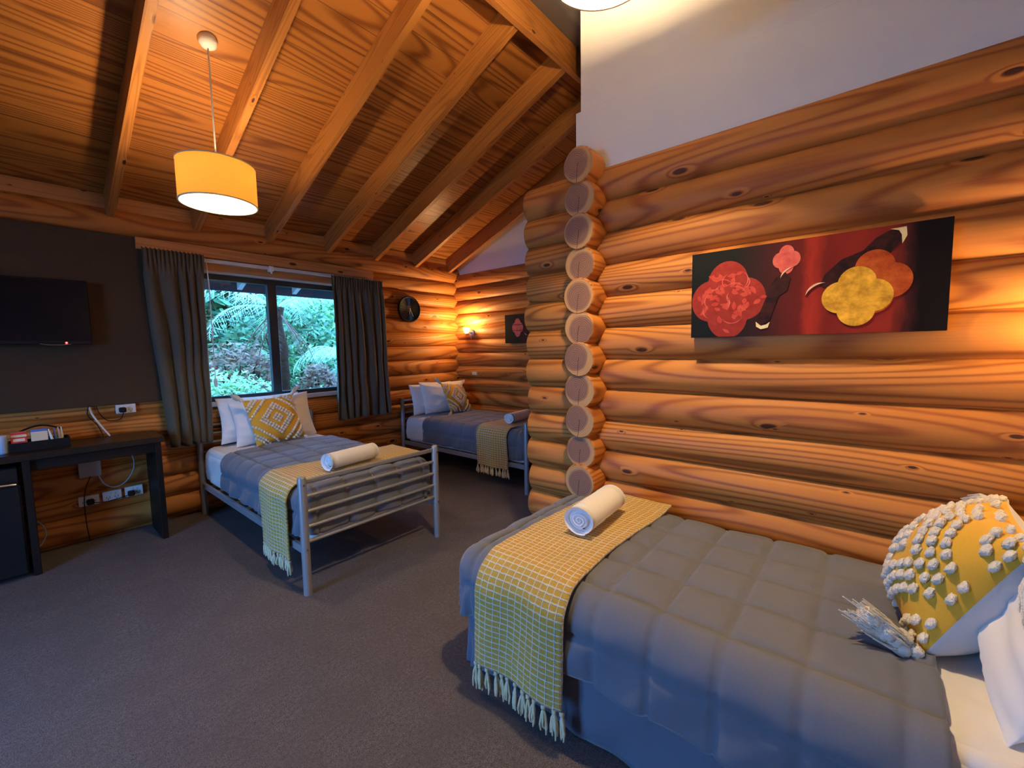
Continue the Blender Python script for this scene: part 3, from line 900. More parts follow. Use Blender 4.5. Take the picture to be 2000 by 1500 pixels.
# ------------------------------------------------------------------ pendant lamps
def pendant(x, y, z0, z1, label, energy, r=.195, mat='shade'):
    o = empty('pendant_lamp', (x, y, z1), label, 'lamp', 'drum shade pendant lamps')
    n = 64
    zcl = zc(y)
    b = MB(); b.lathe([(r, z0), (r, z1)], n, c=(x, y, 0)); P_(b, 'lamp_shade', M[mat], o)
    b = MB(); b.lathe([(r-.004, z0+.001), (r-.004, z1-.001)], n, c=(x, y, 0)); P_(b, 'shade_lining', M['lining' if mat == 'shade' else 'wlining'], o)
    for zz in (z0, z1):
        b = MB(); b.lathe([(r-.005, zz-.003), (r+.002, zz-.003), (r+.002, zz+.003), (r-.005, zz+.003), (r-.005, zz-.003)], n, c=(x, y, 0))
        P_(b, 'rim', M['cream'], o)
    b = MB()
    for k in range(3):
        a = 2*PI*k/3+.4
        b.tube([(x, y, z1-.02), (x+math.cos(a)*(r-.006), y+math.sin(a)*(r-.006), z1-.005)], .002, 6)
    P_(b, 'spider', M['whitep'], o)
    b = MB(); b.tube([(x, y, z1+.005), (x, y, z1+.05)], [.018, .014], 16); P_(b, 'bulb_holder', M['whitep'], o)
    b = MB(); b.tube([(x, y, z1+.01), (x, y, zcl-.03)], .0045, 8); P_(b, 'cord', M['whitep'], o)
    cm = Matrix.Translation((x, y, zcl)) @ Matrix.Rotation(math.radians(-21.5 if y > YR else 21.5), 4, 'X')
    b = MB(); b.lathe([(0, -.045), (.022, -.043), (.042, -.028), (.050, 0), (0, 0)], 32, m=cm); P_(b, 'ceiling_rose', M['whitep'], o)
    b = MB(); b.lathe([(0, -.03), (.02, -.024), (.031, -.005), (.029, .014), (.016, .034), (.013, .045), (0, .045)], 24, c=(x, y, z1-.035)); P_(b, 'bulb', M['bulb'], o)
    light('bulb_light', 'POINT', (x, y, z1-.035), energy, WARM, shadow_soft_size=.035)
    return o
pendant(LAMP1[0], LAMP1[1], 2.25, 2.47, 'yellow drum pendant lamp hanging over the bed by the window', 108)
pendant(LAMP2[0], LAMP2[1], 2.63, 2.87, 'pendant lamp over the near bed, cut by the top edge', 430, r=.187, mat='wshade')

# ------------------------------------------------------------------ beds
def bed_frame(x0, x1, y0, y1, label):
    """x0,x1,y0,y1: post centres, foot at y0"""
    o = empty('metal_bed', ((x0+x1)/2, (y0+y1)/2, 0), label, 'bed', 'grey metal bed frames')
    for (x, y, h) in ((x0, y0, .685), (x1, y0, .685), (x0, y1, .80), (x1, y1, .80)):
        b = MB(); b.tube([(x, y, 0), (x, y, h-.012), (x, y, h-.004), (x, y, h)], [.0235, .0235, .022, .016], 24)
        po = P_(b, 'post', M['steel'], o)
        if y == y0:
            c = MB()
            for zz in (.64, .27):
                c.tube([(x+.0, y-.022, zz), (x, y-.027, zz)], .006, 12)
            P_(c, 'bolt_cap', M['chrome'], po)
    for k, z in enumerate((.655, .568, .480, .392, .305)):
        b = MB()
        if k == 0: b.box(x0+.020, x1-.020, y0-.008, y0+.008, z-.014, z+.014, .005)
        else: b.tube([(x0+.020, y0, z), (x1-.020, y0, z)], .0105, 14)
        P_(b, 'footboard_rail', M['steel'], o)
    for k, z in enumerate((.765, .690, .615, .54, .46, .38)):
        b = MB(); b.tube([(x0+.020, y1, z), (x1-.020, y1, z)], .0105, 14); P_(b, 'headboard_rail', M['steel'], o)
    for x in (x0, x1):
        b = MB(); b.box(x-.012, x+.012, y0+.022, y1-.022, .235, .280, .003); P_(b, 'side_rail', M['steel'], o)
    for k in range(9):
        y = y0+.15+k*(y1-y0-.3)/8
        b = MB(); b.box(x0+.013, x1-.013, y-.03, y+.03, .255, .268); P_(b, 'slat', M['beam'], o)
    return o

def rprof(d, r):
    q = r*PI/2
    if d < q: a = d/r; return r*math.sin(a), -r*(1-math.cos(a)), a
    return r, -r-(d-q), PI/2

def drape(x0, x1, y0, y1, zt, r, drop, cell=.19, puff=.014, step=.0158, wr=.006, seed=0, foot=True, right=True, flare=.0, dome=.0):
    """cloth over a rounded box: outer x0..x1, foot edge y0 (y0>y1 for the near bed), open head edge y1"""
    mb = MB()
    sg = 1 if y1 > y0 else -1          # direction foot -> head
    ix0, ix1 = x0+r, x1-r
    iy0 = y0+sg*r
    nx = max(4, round((ix1-ix0)/step)); ny = max(4, round(abs(y1-iy0)/step))
    Dp = drop-r+r*PI/2
    nd = max(6, round(Dp/step))
    def PF(s, t):
        a = abs(math.sin(PI*(s-ix0)/cell)); b = abs(math.sin(PI*(t-iy0)/cell))
        w = mnoise.noise(Vector((s*6, t*6, seed)))*wr+mnoise.noise(Vector((s*17, t*17, seed+9)))*wr*.45
        if puff == 0: return w
        q = (min(1, a*4)*min(1, b*4))
        # little puckers running into the stitch lines
        pk = .0016*math.sin(s*150+3*mnoise.noise(Vector((s*9, t*9, 1))))*(1-min(1, b*2.2)) + .0016*math.sin(t*150)*(1-min(1, a*2.2))
        return puff*(q**.6)*(.60+.40*math.sqrt(a*b)) + w + pk
    def top(s, t):
        d = dome*math.sin(PI*min(1, max(0, (s-ix0)/(ix1-ix0))))
        return (s, t, zt+PF(s, t)+d)
    def skirt(cx, cy, ca, sa, d):
        h, z, an = rprof(d, r)
        s, t = cx+ca*d, cy+sa*d
        pf = PF(s, t)
        nh, nz = math.sin(an), math.cos(an)
        k = max(0, d-r)/max(.01, Dp)
        fl = flare*k + .012*k*math.sin((s+t)*23+seed)
        return (cx+ca*(h+pf*nh+fl), cy+sa*(h+pf*nh+fl), zt+z+pf*nz)
    X = [ix0+(ix1-ix0)*i/nx for i in range(nx+1)]
    Y = [iy0+(y1-iy0)*j/ny for j in range(ny+1)]
    P = [[top(x, y) for y in Y] for x in X]
    mb.grid(P, uv=[[(x, y) for y in Y] for x in X])
    D = [Dp*k/nd for k in range(nd+1)]
    per = [(ix0, y, -1, 0) for y in Y[::-1]]
    if foot:
        K = 16
        for k in range(1, K): a = PI+sg*PI/2*k/K; per.append((ix0, iy0, math.cos(a), math.sin(a)))
        per += [(x, iy0, 0, -sg) for x in X]
        if right:
            for k in range(1, K): a = -sg*PI/2+sg*PI/2*k/K; per.append((ix1, iy0, math.cos(a), math.sin(a)))
            per += [(ix1, y, 1, 0) for y in Y]
    Q = [[skirt(cx, cy, ca, sa, d) for d in D] for cx, cy, ca, sa in per]
    mb.grid(Q, uv=[[(cx+ca*d, cy+sa*d) for d in D] for cx, cy, ca, sa in per])
    if right and not foot:
        Q = [[skirt(ix1, y, 1, 0, d) for d in D] for y in Y]
        mb.grid(Q, uv=[[(ix1+d, y) for d in D] for y in Y])
    return mb

def rbox(x0, x1, y0, y1, z0, z1, r=.05, n=5):
    """box with rounded vertical and top/bottom edges"""
    mb = MB(); cor = []
    for cx, cy, a0 in ((x1-r, y1-r, 0), (x0+r, y1-r, PI/2), (x0+r, y0+r, PI), (x1-r, y0+r, 1.5*PI)):
        for k in range(n+1): a = a0+PI/2*k/n; cor.append((cx, cy, math.cos(a), math.sin(a)))
    rr = min(r, .035)
    prof = [(r-rr+rr*math.sin(a*PI/2/n), z0+rr-rr*math.cos(a*PI/2/n)) for a in range(n+1)]+[(r-rr+rr*math.cos(a*PI/2/n), z1-rr+rr*math.sin(a*PI/2/n)) for a in range(n+1)]
    P = [[(cx+c*h, cy+s*h, z) for h, z in prof] for cx, cy, c, s in cor]
    mb.grid(P, closed_u=True)
    m = len(prof)
    mb.add([p[0] for p in P], [tuple(range(len(P)))[::-1]]); mb.add([p[-1] for p in P], [tuple(range(len(P)))])
    return mb

def solid(o, th, off=-1):
    s = o.modifiers.new('thickness', 'SOLIDIFY'); s.thickness = th; s.offset = off
    return o

def pillow(w, h, t, seed=0, n=34, wrinkle=1.0, pinch=.07, ex=2.6):
    def pt(u, v, sd):
        x = w/2*u*(1-pinch*(1-v*v)*abs(u)**3); z = h/2*v*(1-pinch*(1-u*u)*abs(v)**3)
        T = t/2*max(0, (1-abs(u)**ex)*(1-abs(v)**ex))**.62
        wv = mnoise.noise(Vector((u*2.2+seed, v*2.2, sd*3)))*.016+mnoise.noise(Vector((u*1.5+seed, v*7+u*3, sd*3)))*.012*(1-abs(u)*.3)+.006*math.sin((v+u*.4)*16+seed)*max(0, abs(u)-.30)
        return (x, sd*(T+wv*wrinkle*min(1, T/.02)), z)
    U = [math.sin(PI/2*(-1+2*i/n)) for i in range(n+1)]
    mb = MB()
    mb.grid([[pt(u, v, -1) for v in U] for u in U], uv=[[(u*w/2, v*h/2) for v in U] for u in U])
    mb.grid([[pt(u, v, 1) for v in U] for u in U], uv=[[(u*w/2, v*h/2) for v in U] for u in U], flip=True)
    return mb, pt

def pose(c, lean, rz=0, roll=0):
    return Matrix.Translation(c) @ Matrix.Rotation(math.radians(rz), 4, 'Z') @ Matrix.Rotation(math.radians(-lean), 4, 'X') @ Matrix.Rotation(math.radians(roll), 4, 'Y')

def put_pillow(c, w, h, t, lean, label, rz=0, roll=0, seed=0, group='white pillows'):
    mb, _ = pillow(w, h, t, seed)
    o = mb.build('pillow', M['white'], weld=True)
    o.matrix_world = pose(c, lean, rz, roll)
    # stitched hem along the open end
    h_ = MB(); h_.tube([(w/2*.93, -.004, -h/2*.9), (w/2*.93*(1-.05), -.006, 0), (w/2*.93, -.004, h/2*.9)], .004, 8)
    h_.build('hem', M['white'], o)
    tag(o, label, 'pillow', group)
    return o

def fluff(c, r, seed, n=8, m=6, sq=(1, 1, 1)):
    P = []
    for i in range(n):
        th = 2*PI*i/n; row = []
        for j in range(m+1):
            ph = PI*j/m
            d = Vector((math.sin(ph)*math.cos(th), math.sin(ph)*math.sin(th), math.cos(ph)))
            k = 1+.35*mnoise.noise(Vector((d.x*2.3+seed, d.y*2.3, d.z*2.3)))
            q = Vector((abs(d.x)**.6*math.copysign(1, d.x), abs(d.y)**.8*math.copysign(1, d.y), abs(d.z)**.6*math.copysign(1, d.z)))
            row.append((c[0]+q.x*r*k*sq[0], c[1]+q.y*r*k*sq[1], c[2]+q.z*r*k*sq[2]))
        P.append(row)
    return P

def cushion(c, s, t, lean, label, rz=0, roll=0, seed=0, N=12, fine=1, tassel=.085, ex=2.6, tdirs=None, rings=(0, 1, 3, 4, 7, 9, 10, 12, 13)):
    o = empty('cushion', (0, 0, 0), label, 'cushion', 'mustard tufted cushions')
    o.matrix_world = pose(c, lean, rz, roll)
    mb, pt = pillow(s, s, t, seed, 30, .5, .06, ex)
    # front face mustard, back face pale grey
    nf = len(mb.f)//2
    mb.mi = [0]*nf+[1]*(len(mb.f)-nf)
    mb.build('cover', [M['mustard'], M['backgrey']], o, weld=True)
    tb = MB()
    sp = .7071*s/(N+.35)
    NN = int(N*1.5)+1
    for i in range(-NN, NN+1):
        for j in range(-NN, NN+1):
            ring = max(abs(i), abs(j))
            if ring not in rings: continue
            px, pz = (i+j)*sp*.7071, (i-j)*sp*.7071
            if max(abs(px), abs(pz)) > s/2*.985: continue
            u, v = px/(s/2), pz/(s/2)
            p = pt(u, v, -1)
            jx = rnd.uniform(-.06, .06)*sp
            F_ = fluff((0, 0, 0), sp*.50, i*7+j*3+seed, 8*fine, 5*fine, sq=(.98, .55, .90))
            Rm = Matrix.Translation((p[0]+jx, p[1]-.003, p[2]+jx)) @ Matrix.Rotation(PI/4, 4, 'Y')
            tb.grid(F_, closed_u=True, tint=rnd.random(), m=Rm)
    tb.build('tufting', M['tuft'], o)
    k = 0
    for sx in (-1, 1):
        for sz in (-1, 1):
            b = MB()
            d0 = Vector((sx*.75, -.1, sz*.65)) if tdirs is None else Vector(tdirs[k])
            d0.normalize(); k += 1
            base = Vector((sx*s/2*.97, 0, sz*s/2*.97))
            b.grid(fluff(base+d0*.012, .013, k, 10, 8), closed_u=True)
            rb = tassel*.13
            for q in range(16):
                w_ = Vector((rnd.uniform(-1, 1), rnd.uniform(-1, 1), rnd.uniform(-1, 1)))*rb*.45
                b.grid(fluff(base+d0*tassel*(.14+.80*q/15)+w_, rb*rnd.uniform(.75, 1.05), k*5+q, 12, 9, sq=(1.0, 1.0, 1.0)), closed_u=True)
            for q in range(110):
                w_ = Vector((rnd.uniform(-1, 1), rnd.uniform(-1, 1), rnd.uniform(-1, 1)))*.30
                e = base+d0*tassel*rnd.uniform(.75, 1.1)+w_*tassel*.62
                md = base+d0*tassel*.5+w_*tassel*.52
                b.tube([base+d0*.012, md, e], [.0025, .0035, .0016], 5)
            b.build('tassel', M['tuft'], o)
    return o

def towel(c, L, r, rz, label, dirx=1, squash=.86):
    o = empty('rolled_towel', c, label, 'towel', 'rolled white towels')
    o.rotation_euler = (0, 0, math.radians(rz))
    n = 56; m = 22
    def R(th, x):
        q = (th/(2*PI)) % 1
        lap = .006*(1-q)                      # outer flap step
        return r*(1+.03*mnoise.noise(Vector((x*9, math.cos(th), math.sin(th)))))+lap
    P = []
    for i in range(n+1):
        th = 2*PI*i/n - 2.0
        thr = min(i/n, .9999)*2*PI
        row = []
        for j in range(13):
            a = PI/2*j/12
            row.append((-L/2+.022*(1-math.sin(a)), th, R(thr, -1)-.022*(1-math.cos(PI/2-a))*1.0))
        for j in range(1, m):
            row.append((-L/2+.022*0+L*j/m, th, R(thr, j/m*2)))
        for j in range(13):
            a = PI/2*(1-j/12)
            row.append((L/2-.022*(1-math.sin(a)), th, R(thr, 1)-.022*(1-math.cos(PI/2-a))))
        # keep x ascending
        row.sort(key=lambda q: q[0])
        P.append([(x, math.cos(t_)*q, math.sin(t_)*q*squash) for x, t_, q in row])
    b = MB(); b.grid(P, flip=True)
    # spiral ends
    for e in (-1, 1):
        Q = []
        for i in range(n+1):
            th = 2*PI*i/n-2.0; row = []
            thr = min(i/n, .9999)*2*PI
            for j in range(25):
                q = j/24
                rr = (R(thr, e)-.020)*q
                f = abs(math.sin(PI*(q*3.2-i/n)))
                dx = .014*(1-f)**2+.004*(1-q)
                row.append((e*(L/2-.0215*(q**6)*1.0-dx*(1 if q < .97 else 0)), math.cos(th)*rr, math.sin(th)*rr*squash))
            Q.append(row)
        # stitch rim to the body end ring
        idx = 0 if e < 0 else -1
        for i in range(n+1): Q[i].append(P[i][idx])
        b.grid(Q, flip=(e < 0))
    b.build('roll', M['towel'], o)
    f = MB()
    f.tube([(-L/2+.02, r*.72, r*.62*squash), (0, r*.74, r*.62*squash), (L/2-.02, r*.72, r*.62*squash)], .005, 8)
    f.build('loose_edge', M['towel'], o)
    return o

def throw(xl, xr, yc, w, zt, r, zb_, label, skew=0.0, ntas=13, tasl=.085, seed=0, zr=None, thick=.012):
    """band of cloth across the bed: down the left side (x=xl) to zb_, over the top to xr"""
    o = empty('throw', (xl, yc, 0), label, 'throw', 'mustard check throws')
    ix0 = xl+r
    top = xr-ix0
    side = (zt-zb_)-r+r*PI/2
    Ltot = top+side
    n = int(Ltot/.012); m = 30
    P = []; UV = []
    for i in range(n+1):
        s = Ltot*i/n       # from the right end
        row = []; ur = []
        for j in range(m+1):
            v = -.5+j/m
            k = max(0, s-top)
            y = yc+v*w*(1-.03*min(1, k))+skew*(s/Ltot)+.008*math.sin(s*7+seed)+.006*math.sin(v*5+s*5)
            wob = .004*mnoise.noise(Vector((s*5, v*5, seed)))+.0035*math.sin(s*70+v*3)*.3
            if s <= top:
                x, z = xr-s, zt+wob+.006
                if zr is not None and s < .06: z = zt+.006+wob
            else:
                h, dz, an = rprof(k, r)
                fold = .010*math.sin(v*9+seed)*min(1, k*3)
                x = ix0-h-math.sin(an)*(wob+fold+.006); z = zt+dz+math.cos(an)*(wob+.006)
            row.append((x, y, z)); ur.append((v*w, s))
        P.append(row); UV.append(ur)
    b = MB(); b.grid(P, uv=UV, flip=False)
    c = P_(b, 'cloth', M['throw'], o, weld=False)
    solid(c, thick, 0)
    E_ = P[-1]
    for k in range(ntas):
        q = E_[round(k*m/(ntas-1))]
        t = MB()
        p = Vector(q)
        t.grid(fluff((p.x, p.y, p.z-.008), .009, k+seed, 8, 6), closed_u=True)
        for g in range(7):
            dx, dy = rnd.uniform(-.010, .010), rnd.uniform(-.014, .014)
            l = tasl*rnd.uniform(.8, 1.1)
            t.tube([p+Vector((0, 0, -.012)), p+Vector((dx*.6, dy*.7, -l*.4)), p+Vector((dx*.9+.004*math.sin(g), dy*1.1, -l*.75)), p+Vector((dx, dy, -l))], [.0035, .0052, .0048, .003], 6, tint=rnd.random())
        P_(t, 'tassel', M['fringe'], o)
    return o

# ---- bed by the window
bed_frame(1.010, 1.962, 2.404, 4.355, 'grey metal bed frame with slatted footboard standing under the window')
o = rbox(1.035, 1.937, 2.455, 4.32, .272, .578, .07).build('mattress', M['white'], weld=True)
tag(o, 'white sheeted mattress on the metal bed under the window', 'mattress', 'white mattresses')
o = drape(1.020, 1.952, 2.44, 3.86, .590, .085, .27, puff=.020, seed=1, dome=.012).build('quilt', M['quilt'], weld=True)
solid(o, .012); tag(o, 'grey quilted cover on the bed under the window', 'quilt', 'grey box-stitched quilts')
b = drape(1.026, 1.946, 3.80, 4.30, .582, .085, .27, puff=0, wr=.005, seed=2, foot=False).build('sheet', M['white'], weld=True)
solid(b, .004); tag(b, 'white sheet turned down at the pillow end under the window', 'sheet', 'white turned-down sheets')
put_pillow((1.47, 4.245, .80), .70, .40, .17, 12, 'white pillow rearmost under the window, against the headboard', rz=1, seed=1)
put_pillow((1.52, 4.105, .795), .67, .42, .18, 20, 'white pillow under the window, just behind the cushion', rz=-3, roll=-2, seed=4)
cushion((1.47, 3.955, .80), .42, .13, 24, 'mustard cushion with cream diamond tufts under the window', rz=4, roll=-3, seed=2)
throw(.984, 1.955, 2.71, .41, .612, .10, .165, 'mustard check throw over the foot of the window bed', skew=.05, ntas=13, seed=1)
towel((1.42, 2.60, .690), .36, .058, 8, 'rolled white towel on the bed under the window')

# ---- far bed in the alcove
bed_frame(3.075, 3.995, 2.43, 4.355, 'grey metal bed frame in the far alcove, partly behind the log wall')
o = rbox(3.10, 3.97, 2.48, 4.32, .272, .568, .07).build('mattress', M['white'], weld=True)
tag(o, 'white sheeted mattress on the far bed in the alcove', 'mattress', 'white mattresses')
o = drape(3.085, 3.985, 2.465, 3.97, .580, .085, .27, puff=.018, seed=3, dome=.010).build('quilt', M['quilt'], weld=True)
solid(o, .012); tag(o, 'grey quilted cover on the far alcove bed', 'quilt', 'grey box-stitched quilts')
b = drape(3.091, 3.979, 3.91, 4.31, .572, .085, .27, puff=0, wr=.006, seed=4, foot=False).build('sheet', M['white'], weld=True)
solid(b, .004); tag(b, 'white sheet turned down on the far alcove bed', 'sheet', 'white turned-down sheets')
put_pillow((3.47, 4.25, .775), .70, .38, .16, 12, 'white pillow rearmost on the alcove bed, by the headboard', rz=2, seed=7)
put_pillow((3.56, 4.13, .785), .68, .41, .18, 20, 'white pillow on the alcove bed behind the cushion', rz=-4, roll=2, seed=8)
cushion((3.60, 3.95, .775), .40, .12, 30, 'mustard diamond-pattern cushion on the far alcove bed', rz=10, roll=8, seed=5)
throw(3.050, 3.98, 2.83, .40, .600, .10, .205, 'mustard check throw over the far alcove bed', skew=.02, ntas=12, seed=2)
towel((3.42, 2.80, .672), .36, .056, 6, 'rolled white towel on the far alcove bed')

# ---- near bed
o = rbox(1.225, 2.13, -.66, 1.30, .02, .26, .06).build('divan', M['valance'], weld=True)
tag(o, 'fabric-covered base of the near bed beside the painting wall', 'bed')
b = drape(1.208, 2.146, 1.312, -.67, .272, .05, .262, puff=.004, cell=.40, wr=.010, seed=6, flare=.0, step=.02).build('valance', M['valance'], weld=True)
solid(b, .006); tag(b, 'blue-grey valance hanging to the floor round the near bed', 'valance')
o = rbox(1.225, 2.130, -.66, 1.30, .282, .515, .07).build('mattress', M['white'], weld=True)
tag(o, 'white sheeted mattress of the near bed', 'mattress', 'white mattresses')
b = drape(1.200, 2.142, .0, -.66, .522, .09, .40, puff=0, wr=.010, seed=8, foot=False).build('sheet', M['white'], weld=True)
solid(b, .004); tag(b, 'white sheet falling over the side of the near bed', 'sheet', 'white turned-down sheets')
o = drape(1.178, 2.140, 1.342, -.165, .530, .11, .265, puff=.020, seed=5, flare=.012, dome=.006, step=.0125).build('quilt', M['quilt'], weld=True)
solid(o, .014); tag(o, 'grey quilted cover on the near bed', 'quilt', 'grey box-stitched quilts')
throw(1.134, 2.135, .955, .40, .556, .125, .135, 'mustard check throw over the foot of the near bed', skew=.0, ntas=13, tasl=.10, seed=4)
towel((1.70, .935, .640), .36, .066, 4, 'rolled white towel on the near bed beside the log wall')
put_pillow((1.86, -.56, .79), .70, .48, .18, 14, 'white pillow rearmost on the near bed by the logs', rz=180, seed=11)
put_pillow((1.64, -.395, .715), .72, .43, .22, 30, 'white pillow in front on the near bed behind the cushion', rz=176, roll=3, seed=13)
cushion((1.715, -.235, .715), .41, .30, 27, 'mustard cushion with large cream tufts on the near bed', rz=178, roll=0, seed=9, N=9, fine=2, tassel=.17, rings=(0, 1, 3, 4, 5, 7, 8, 9, 10, 11, 12, 13), ex=2.2, tdirs=[(-.5, -.3, -.5), (-.8, -.1, -.6), (.35, -1, .15), (.5, .5, -.8)])

# ------------------------------------------------------------------ paintings
def artmat(name, kind):
    m, nt, N, L, P = newmat(name)
    uv = N.new('ShaderNodeUVMap'); uv.uv_map = 'UVMap'
    sep = N.new('ShaderNodeSeparateXYZ'); L.new(uv.outputs['UV'], sep.inputs[0])
    mp = N.new('ShaderNodeMapping'); mp.inputs['Scale'].default_value = (16, 2.2, 1) if kind == 'bg' else (22, 22, 1)
    L.new(uv.outputs['UV'], mp.inputs[0])
    nz = N.new('ShaderNodeTexNoise'); nz.inputs['Scale'].default_value = 1; nz.inputs['Detail'].default_value = 5; nz.inputs['Roughness'].default_value = .65
    L.new(mp.outputs[0], nz.inputs['Vector'])
    if kind == 'bg':
        cr = N.new('ShaderNodeValToRGB'); e = cr.color_ramp.elements
        x = math_node(N, L, 'ADD', sep.outputs[0], math_node(N, L, 'MULTIPLY', math_node(N, L, 'SUBTRACT', nz.outputs['Fac'], .5), .10))
        L.new(x, cr.inputs[0])
        stops = [(0, (.008, .010, .009)), (.22, (.010, .012, .010)), (.34, (.040, .012, .012)), (.50, (.13, .014, .010)), (.545, (.36, .030, .016)), (.60, (.17, .016, .010)),
                 (.72, (.26, .022, .014)), (.82, (.26, .026, .014)), (.875, (.045, .010, .010)), (.91, (.006, .004, .004)), (1, (.006, .004, .004))]
        e[0].position = 0; e[0].color = (*stops[0][1], 1); e[1].position = 1; e[1].color = (*stops[-1][1], 1)
        for p, c in stops[1:-1]:
            q = e.new(p); q.color = (*c, 1)
        L.new(cr.outputs[0], P.inputs['Base Color'])
    else:
        cols = {'red': ((.27, .022, .015), (.36, .045, .030)), 'leaf': ((.46, .04, .028), (.62, .10, .06)), 'pink': ((.55, .08, .07), (.80, .18, .13)),
                'gold': ((.42, .20, .015), (1.0, .56, .05)), 'orange': ((.30, .035, .01), (.60, .13, .02)), 'dark': ((.010, .006, .006), (.06, .015, .012)), 'ivory': ((.75, .50, .30), (.9, .7, .5)), 'yellow': ((.8, .55, .10), (.9, .8, .5))}[kind]
        f = math_node(N, L, 'MULTIPLY_ADD', math_node(N, L, 'SUBTRACT', nz.outputs['Fac'], .5), 2.6, .5, clamp=True)
        L.new(mixc(N, L, f, *cols), P.inputs['Base Color'])
    P.inputs['Roughness'].default_value = .6; P.inputs['Specular IOR Level'].default_value = .12
    return m
A = {k: artmat('paint_'+k, k) for k in ('bg', 'red', 'leaf', 'pink', 'gold', 'orange', 'dark', 'ivory', 'yellow')}

def quatre(cx, cy, w, h, lob=.27, n=14, rot=0):
    """outline of a four-lobed motif, in canvas metres"""
    pts = []
    c_ = .5-lob
    t_ = (2*c_+math.sqrt(4*c_*c_-8*(c_*c_-lob*lob)))/4
    HA = math.atan2(t_, t_-c_)-.01
    for k in range(4):
        a0 = PI/2*k
        lx, ly = math.cos(a0)*w*(.5-lob), math.sin(a0)*h*(.5-lob)
        for i in range(n+1):
            a = a0-HA+2*HA*i/n
            pts.append((cx+lx+math.cos(a)*w*lob, cy+ly+math.sin(a)*h*lob))
    return pts

def painting(name, base, ux, nrm, Wd, Hh, th, label, motifs):
    """base: lower left corner of the front; ux along the width; nrm out of the wall"""
    o = empty(name, base, label, 'painting')
    ux = Vector(ux).normalized(); nrm = Vector(nrm).normalized(); uz = Vector((0, 0, 1)); B = Vector(base)
    Wp = lambda x, y, d=0: B+ux*x+uz*y+nrm*d
    b = MB()
    b.add([Wp(0, 0), Wp(Wd, 0), Wp(Wd, Hh), Wp(0, Hh)], [(0, 1, 2, 3)], [[(0, 0), (1, 0), (1, 1), (0, 1)]], mi=0)
    bk = [Wp(0, 0, -th), Wp(Wd, 0, -th), Wp(Wd, Hh, -th), Wp(0, Hh, -th)]
    fr_ = [Wp(0, 0), Wp(Wd, 0), Wp(Wd, Hh), Wp(0, Hh)]
    for i in range(4):
        j = (i+1) % 4
        b.add([fr_[i], bk[i], bk[j], fr_[j]], [(0, 1, 2, 3)], None, mi=(1 if i in (0,) else 2))
    b.add(bk, [(3, 2, 1, 0)], None, mi=1)
    P_(b, 'canvas', [A['bg'], M['black'], M['cream']], o)
    for k, (nm, mat, polys) in enumerate(motifs):
        b = MB()
        for ip, pl in enumerate(polys):
            pl = [(min(Wd-.001, max(.001, x)), min(Hh-.001, max(.001, y))) for x, y in pl]
            d = .0006+.0006*k+(.000006*ip)
            b.add([Wp(x, y, d) for x, y in pl], [tuple(range(len(pl)))], [[(x, y) for x, y in pl]])
            # thin paint edge down to the canvas
            n_ = len(pl)
            for i in range(n_):
                (xa, ya), (xb, yb) = pl[i], pl[(i+1) % n_]
                b.add([Wp(xa, ya, d), Wp(xb, yb, d), Wp(xb, yb, 0), Wp(xa, ya, 0)], [(0, 1, 2, 3)])
        P_(b, nm, A[mat], o)
    return o

def leafpoly(x, y, a, l, w):
    c, s = math.cos(a), math.sin(a)
    out = []
    for t, q in ((0, 0), (.25, .8), (.5, 1), (.8, .55), (1, 0), (.75, -.5), (.5, -.8), (.2, -.55)):
        X, Y = t*l, q*w/2
        out.append((x+c*X-s*Y, y+s*X+c*Y))
    return out
def arcpoly(cx, cy, r, a0, a1, w, n=14):
    o_ = [(cx+(r+w/2*math.sin(PI*i/n))*math.cos(a0+(a1-a0)*i/n), cy+(r+w/2*math.sin(PI*i/n))*math.sin(a0+(a1-a0)*i/n)) for i in range(n+1)]
    i_ = [(cx+(r-w/2*math.sin(PI*i/n))*math.cos(a0+(a1-a0)*i/n), cy+(r-w/2*math.sin(PI*i/n))*math.sin(a0+(a1-a0)*i/n)) for i in range(n+1)]
    return o_+i_[1:-1][::-1]
rr_ = random.Random(3)
WD, HH = .862, .388
bx, by = .155, .165
leaves = []
for k in range(120):
    x, y = bx+rr_.uniform(-.135, .135), by+rr_.uniform(-.15, .15)
    if abs(x-bx)/.145+abs(y-by)/.165 > .98 or (abs(x-bx) > .062 and abs(y-by) > .072): continue
    leaves.append(leafpoly(x, y, rr_.uniform(0, 6.28), rr_.uniform(.026, .042), rr_.uniform(.015, .024)))
vines = [arcpoly(bx+rr_.uniform(-.08, .08), by+rr_.uniform(-.09, .09), rr_.uniform(.025, .05), a, a+rr_.uniform(1.5, 2.6), .004) for a in [rr_.uniform(0, 6.28) for _ in range(12)]]
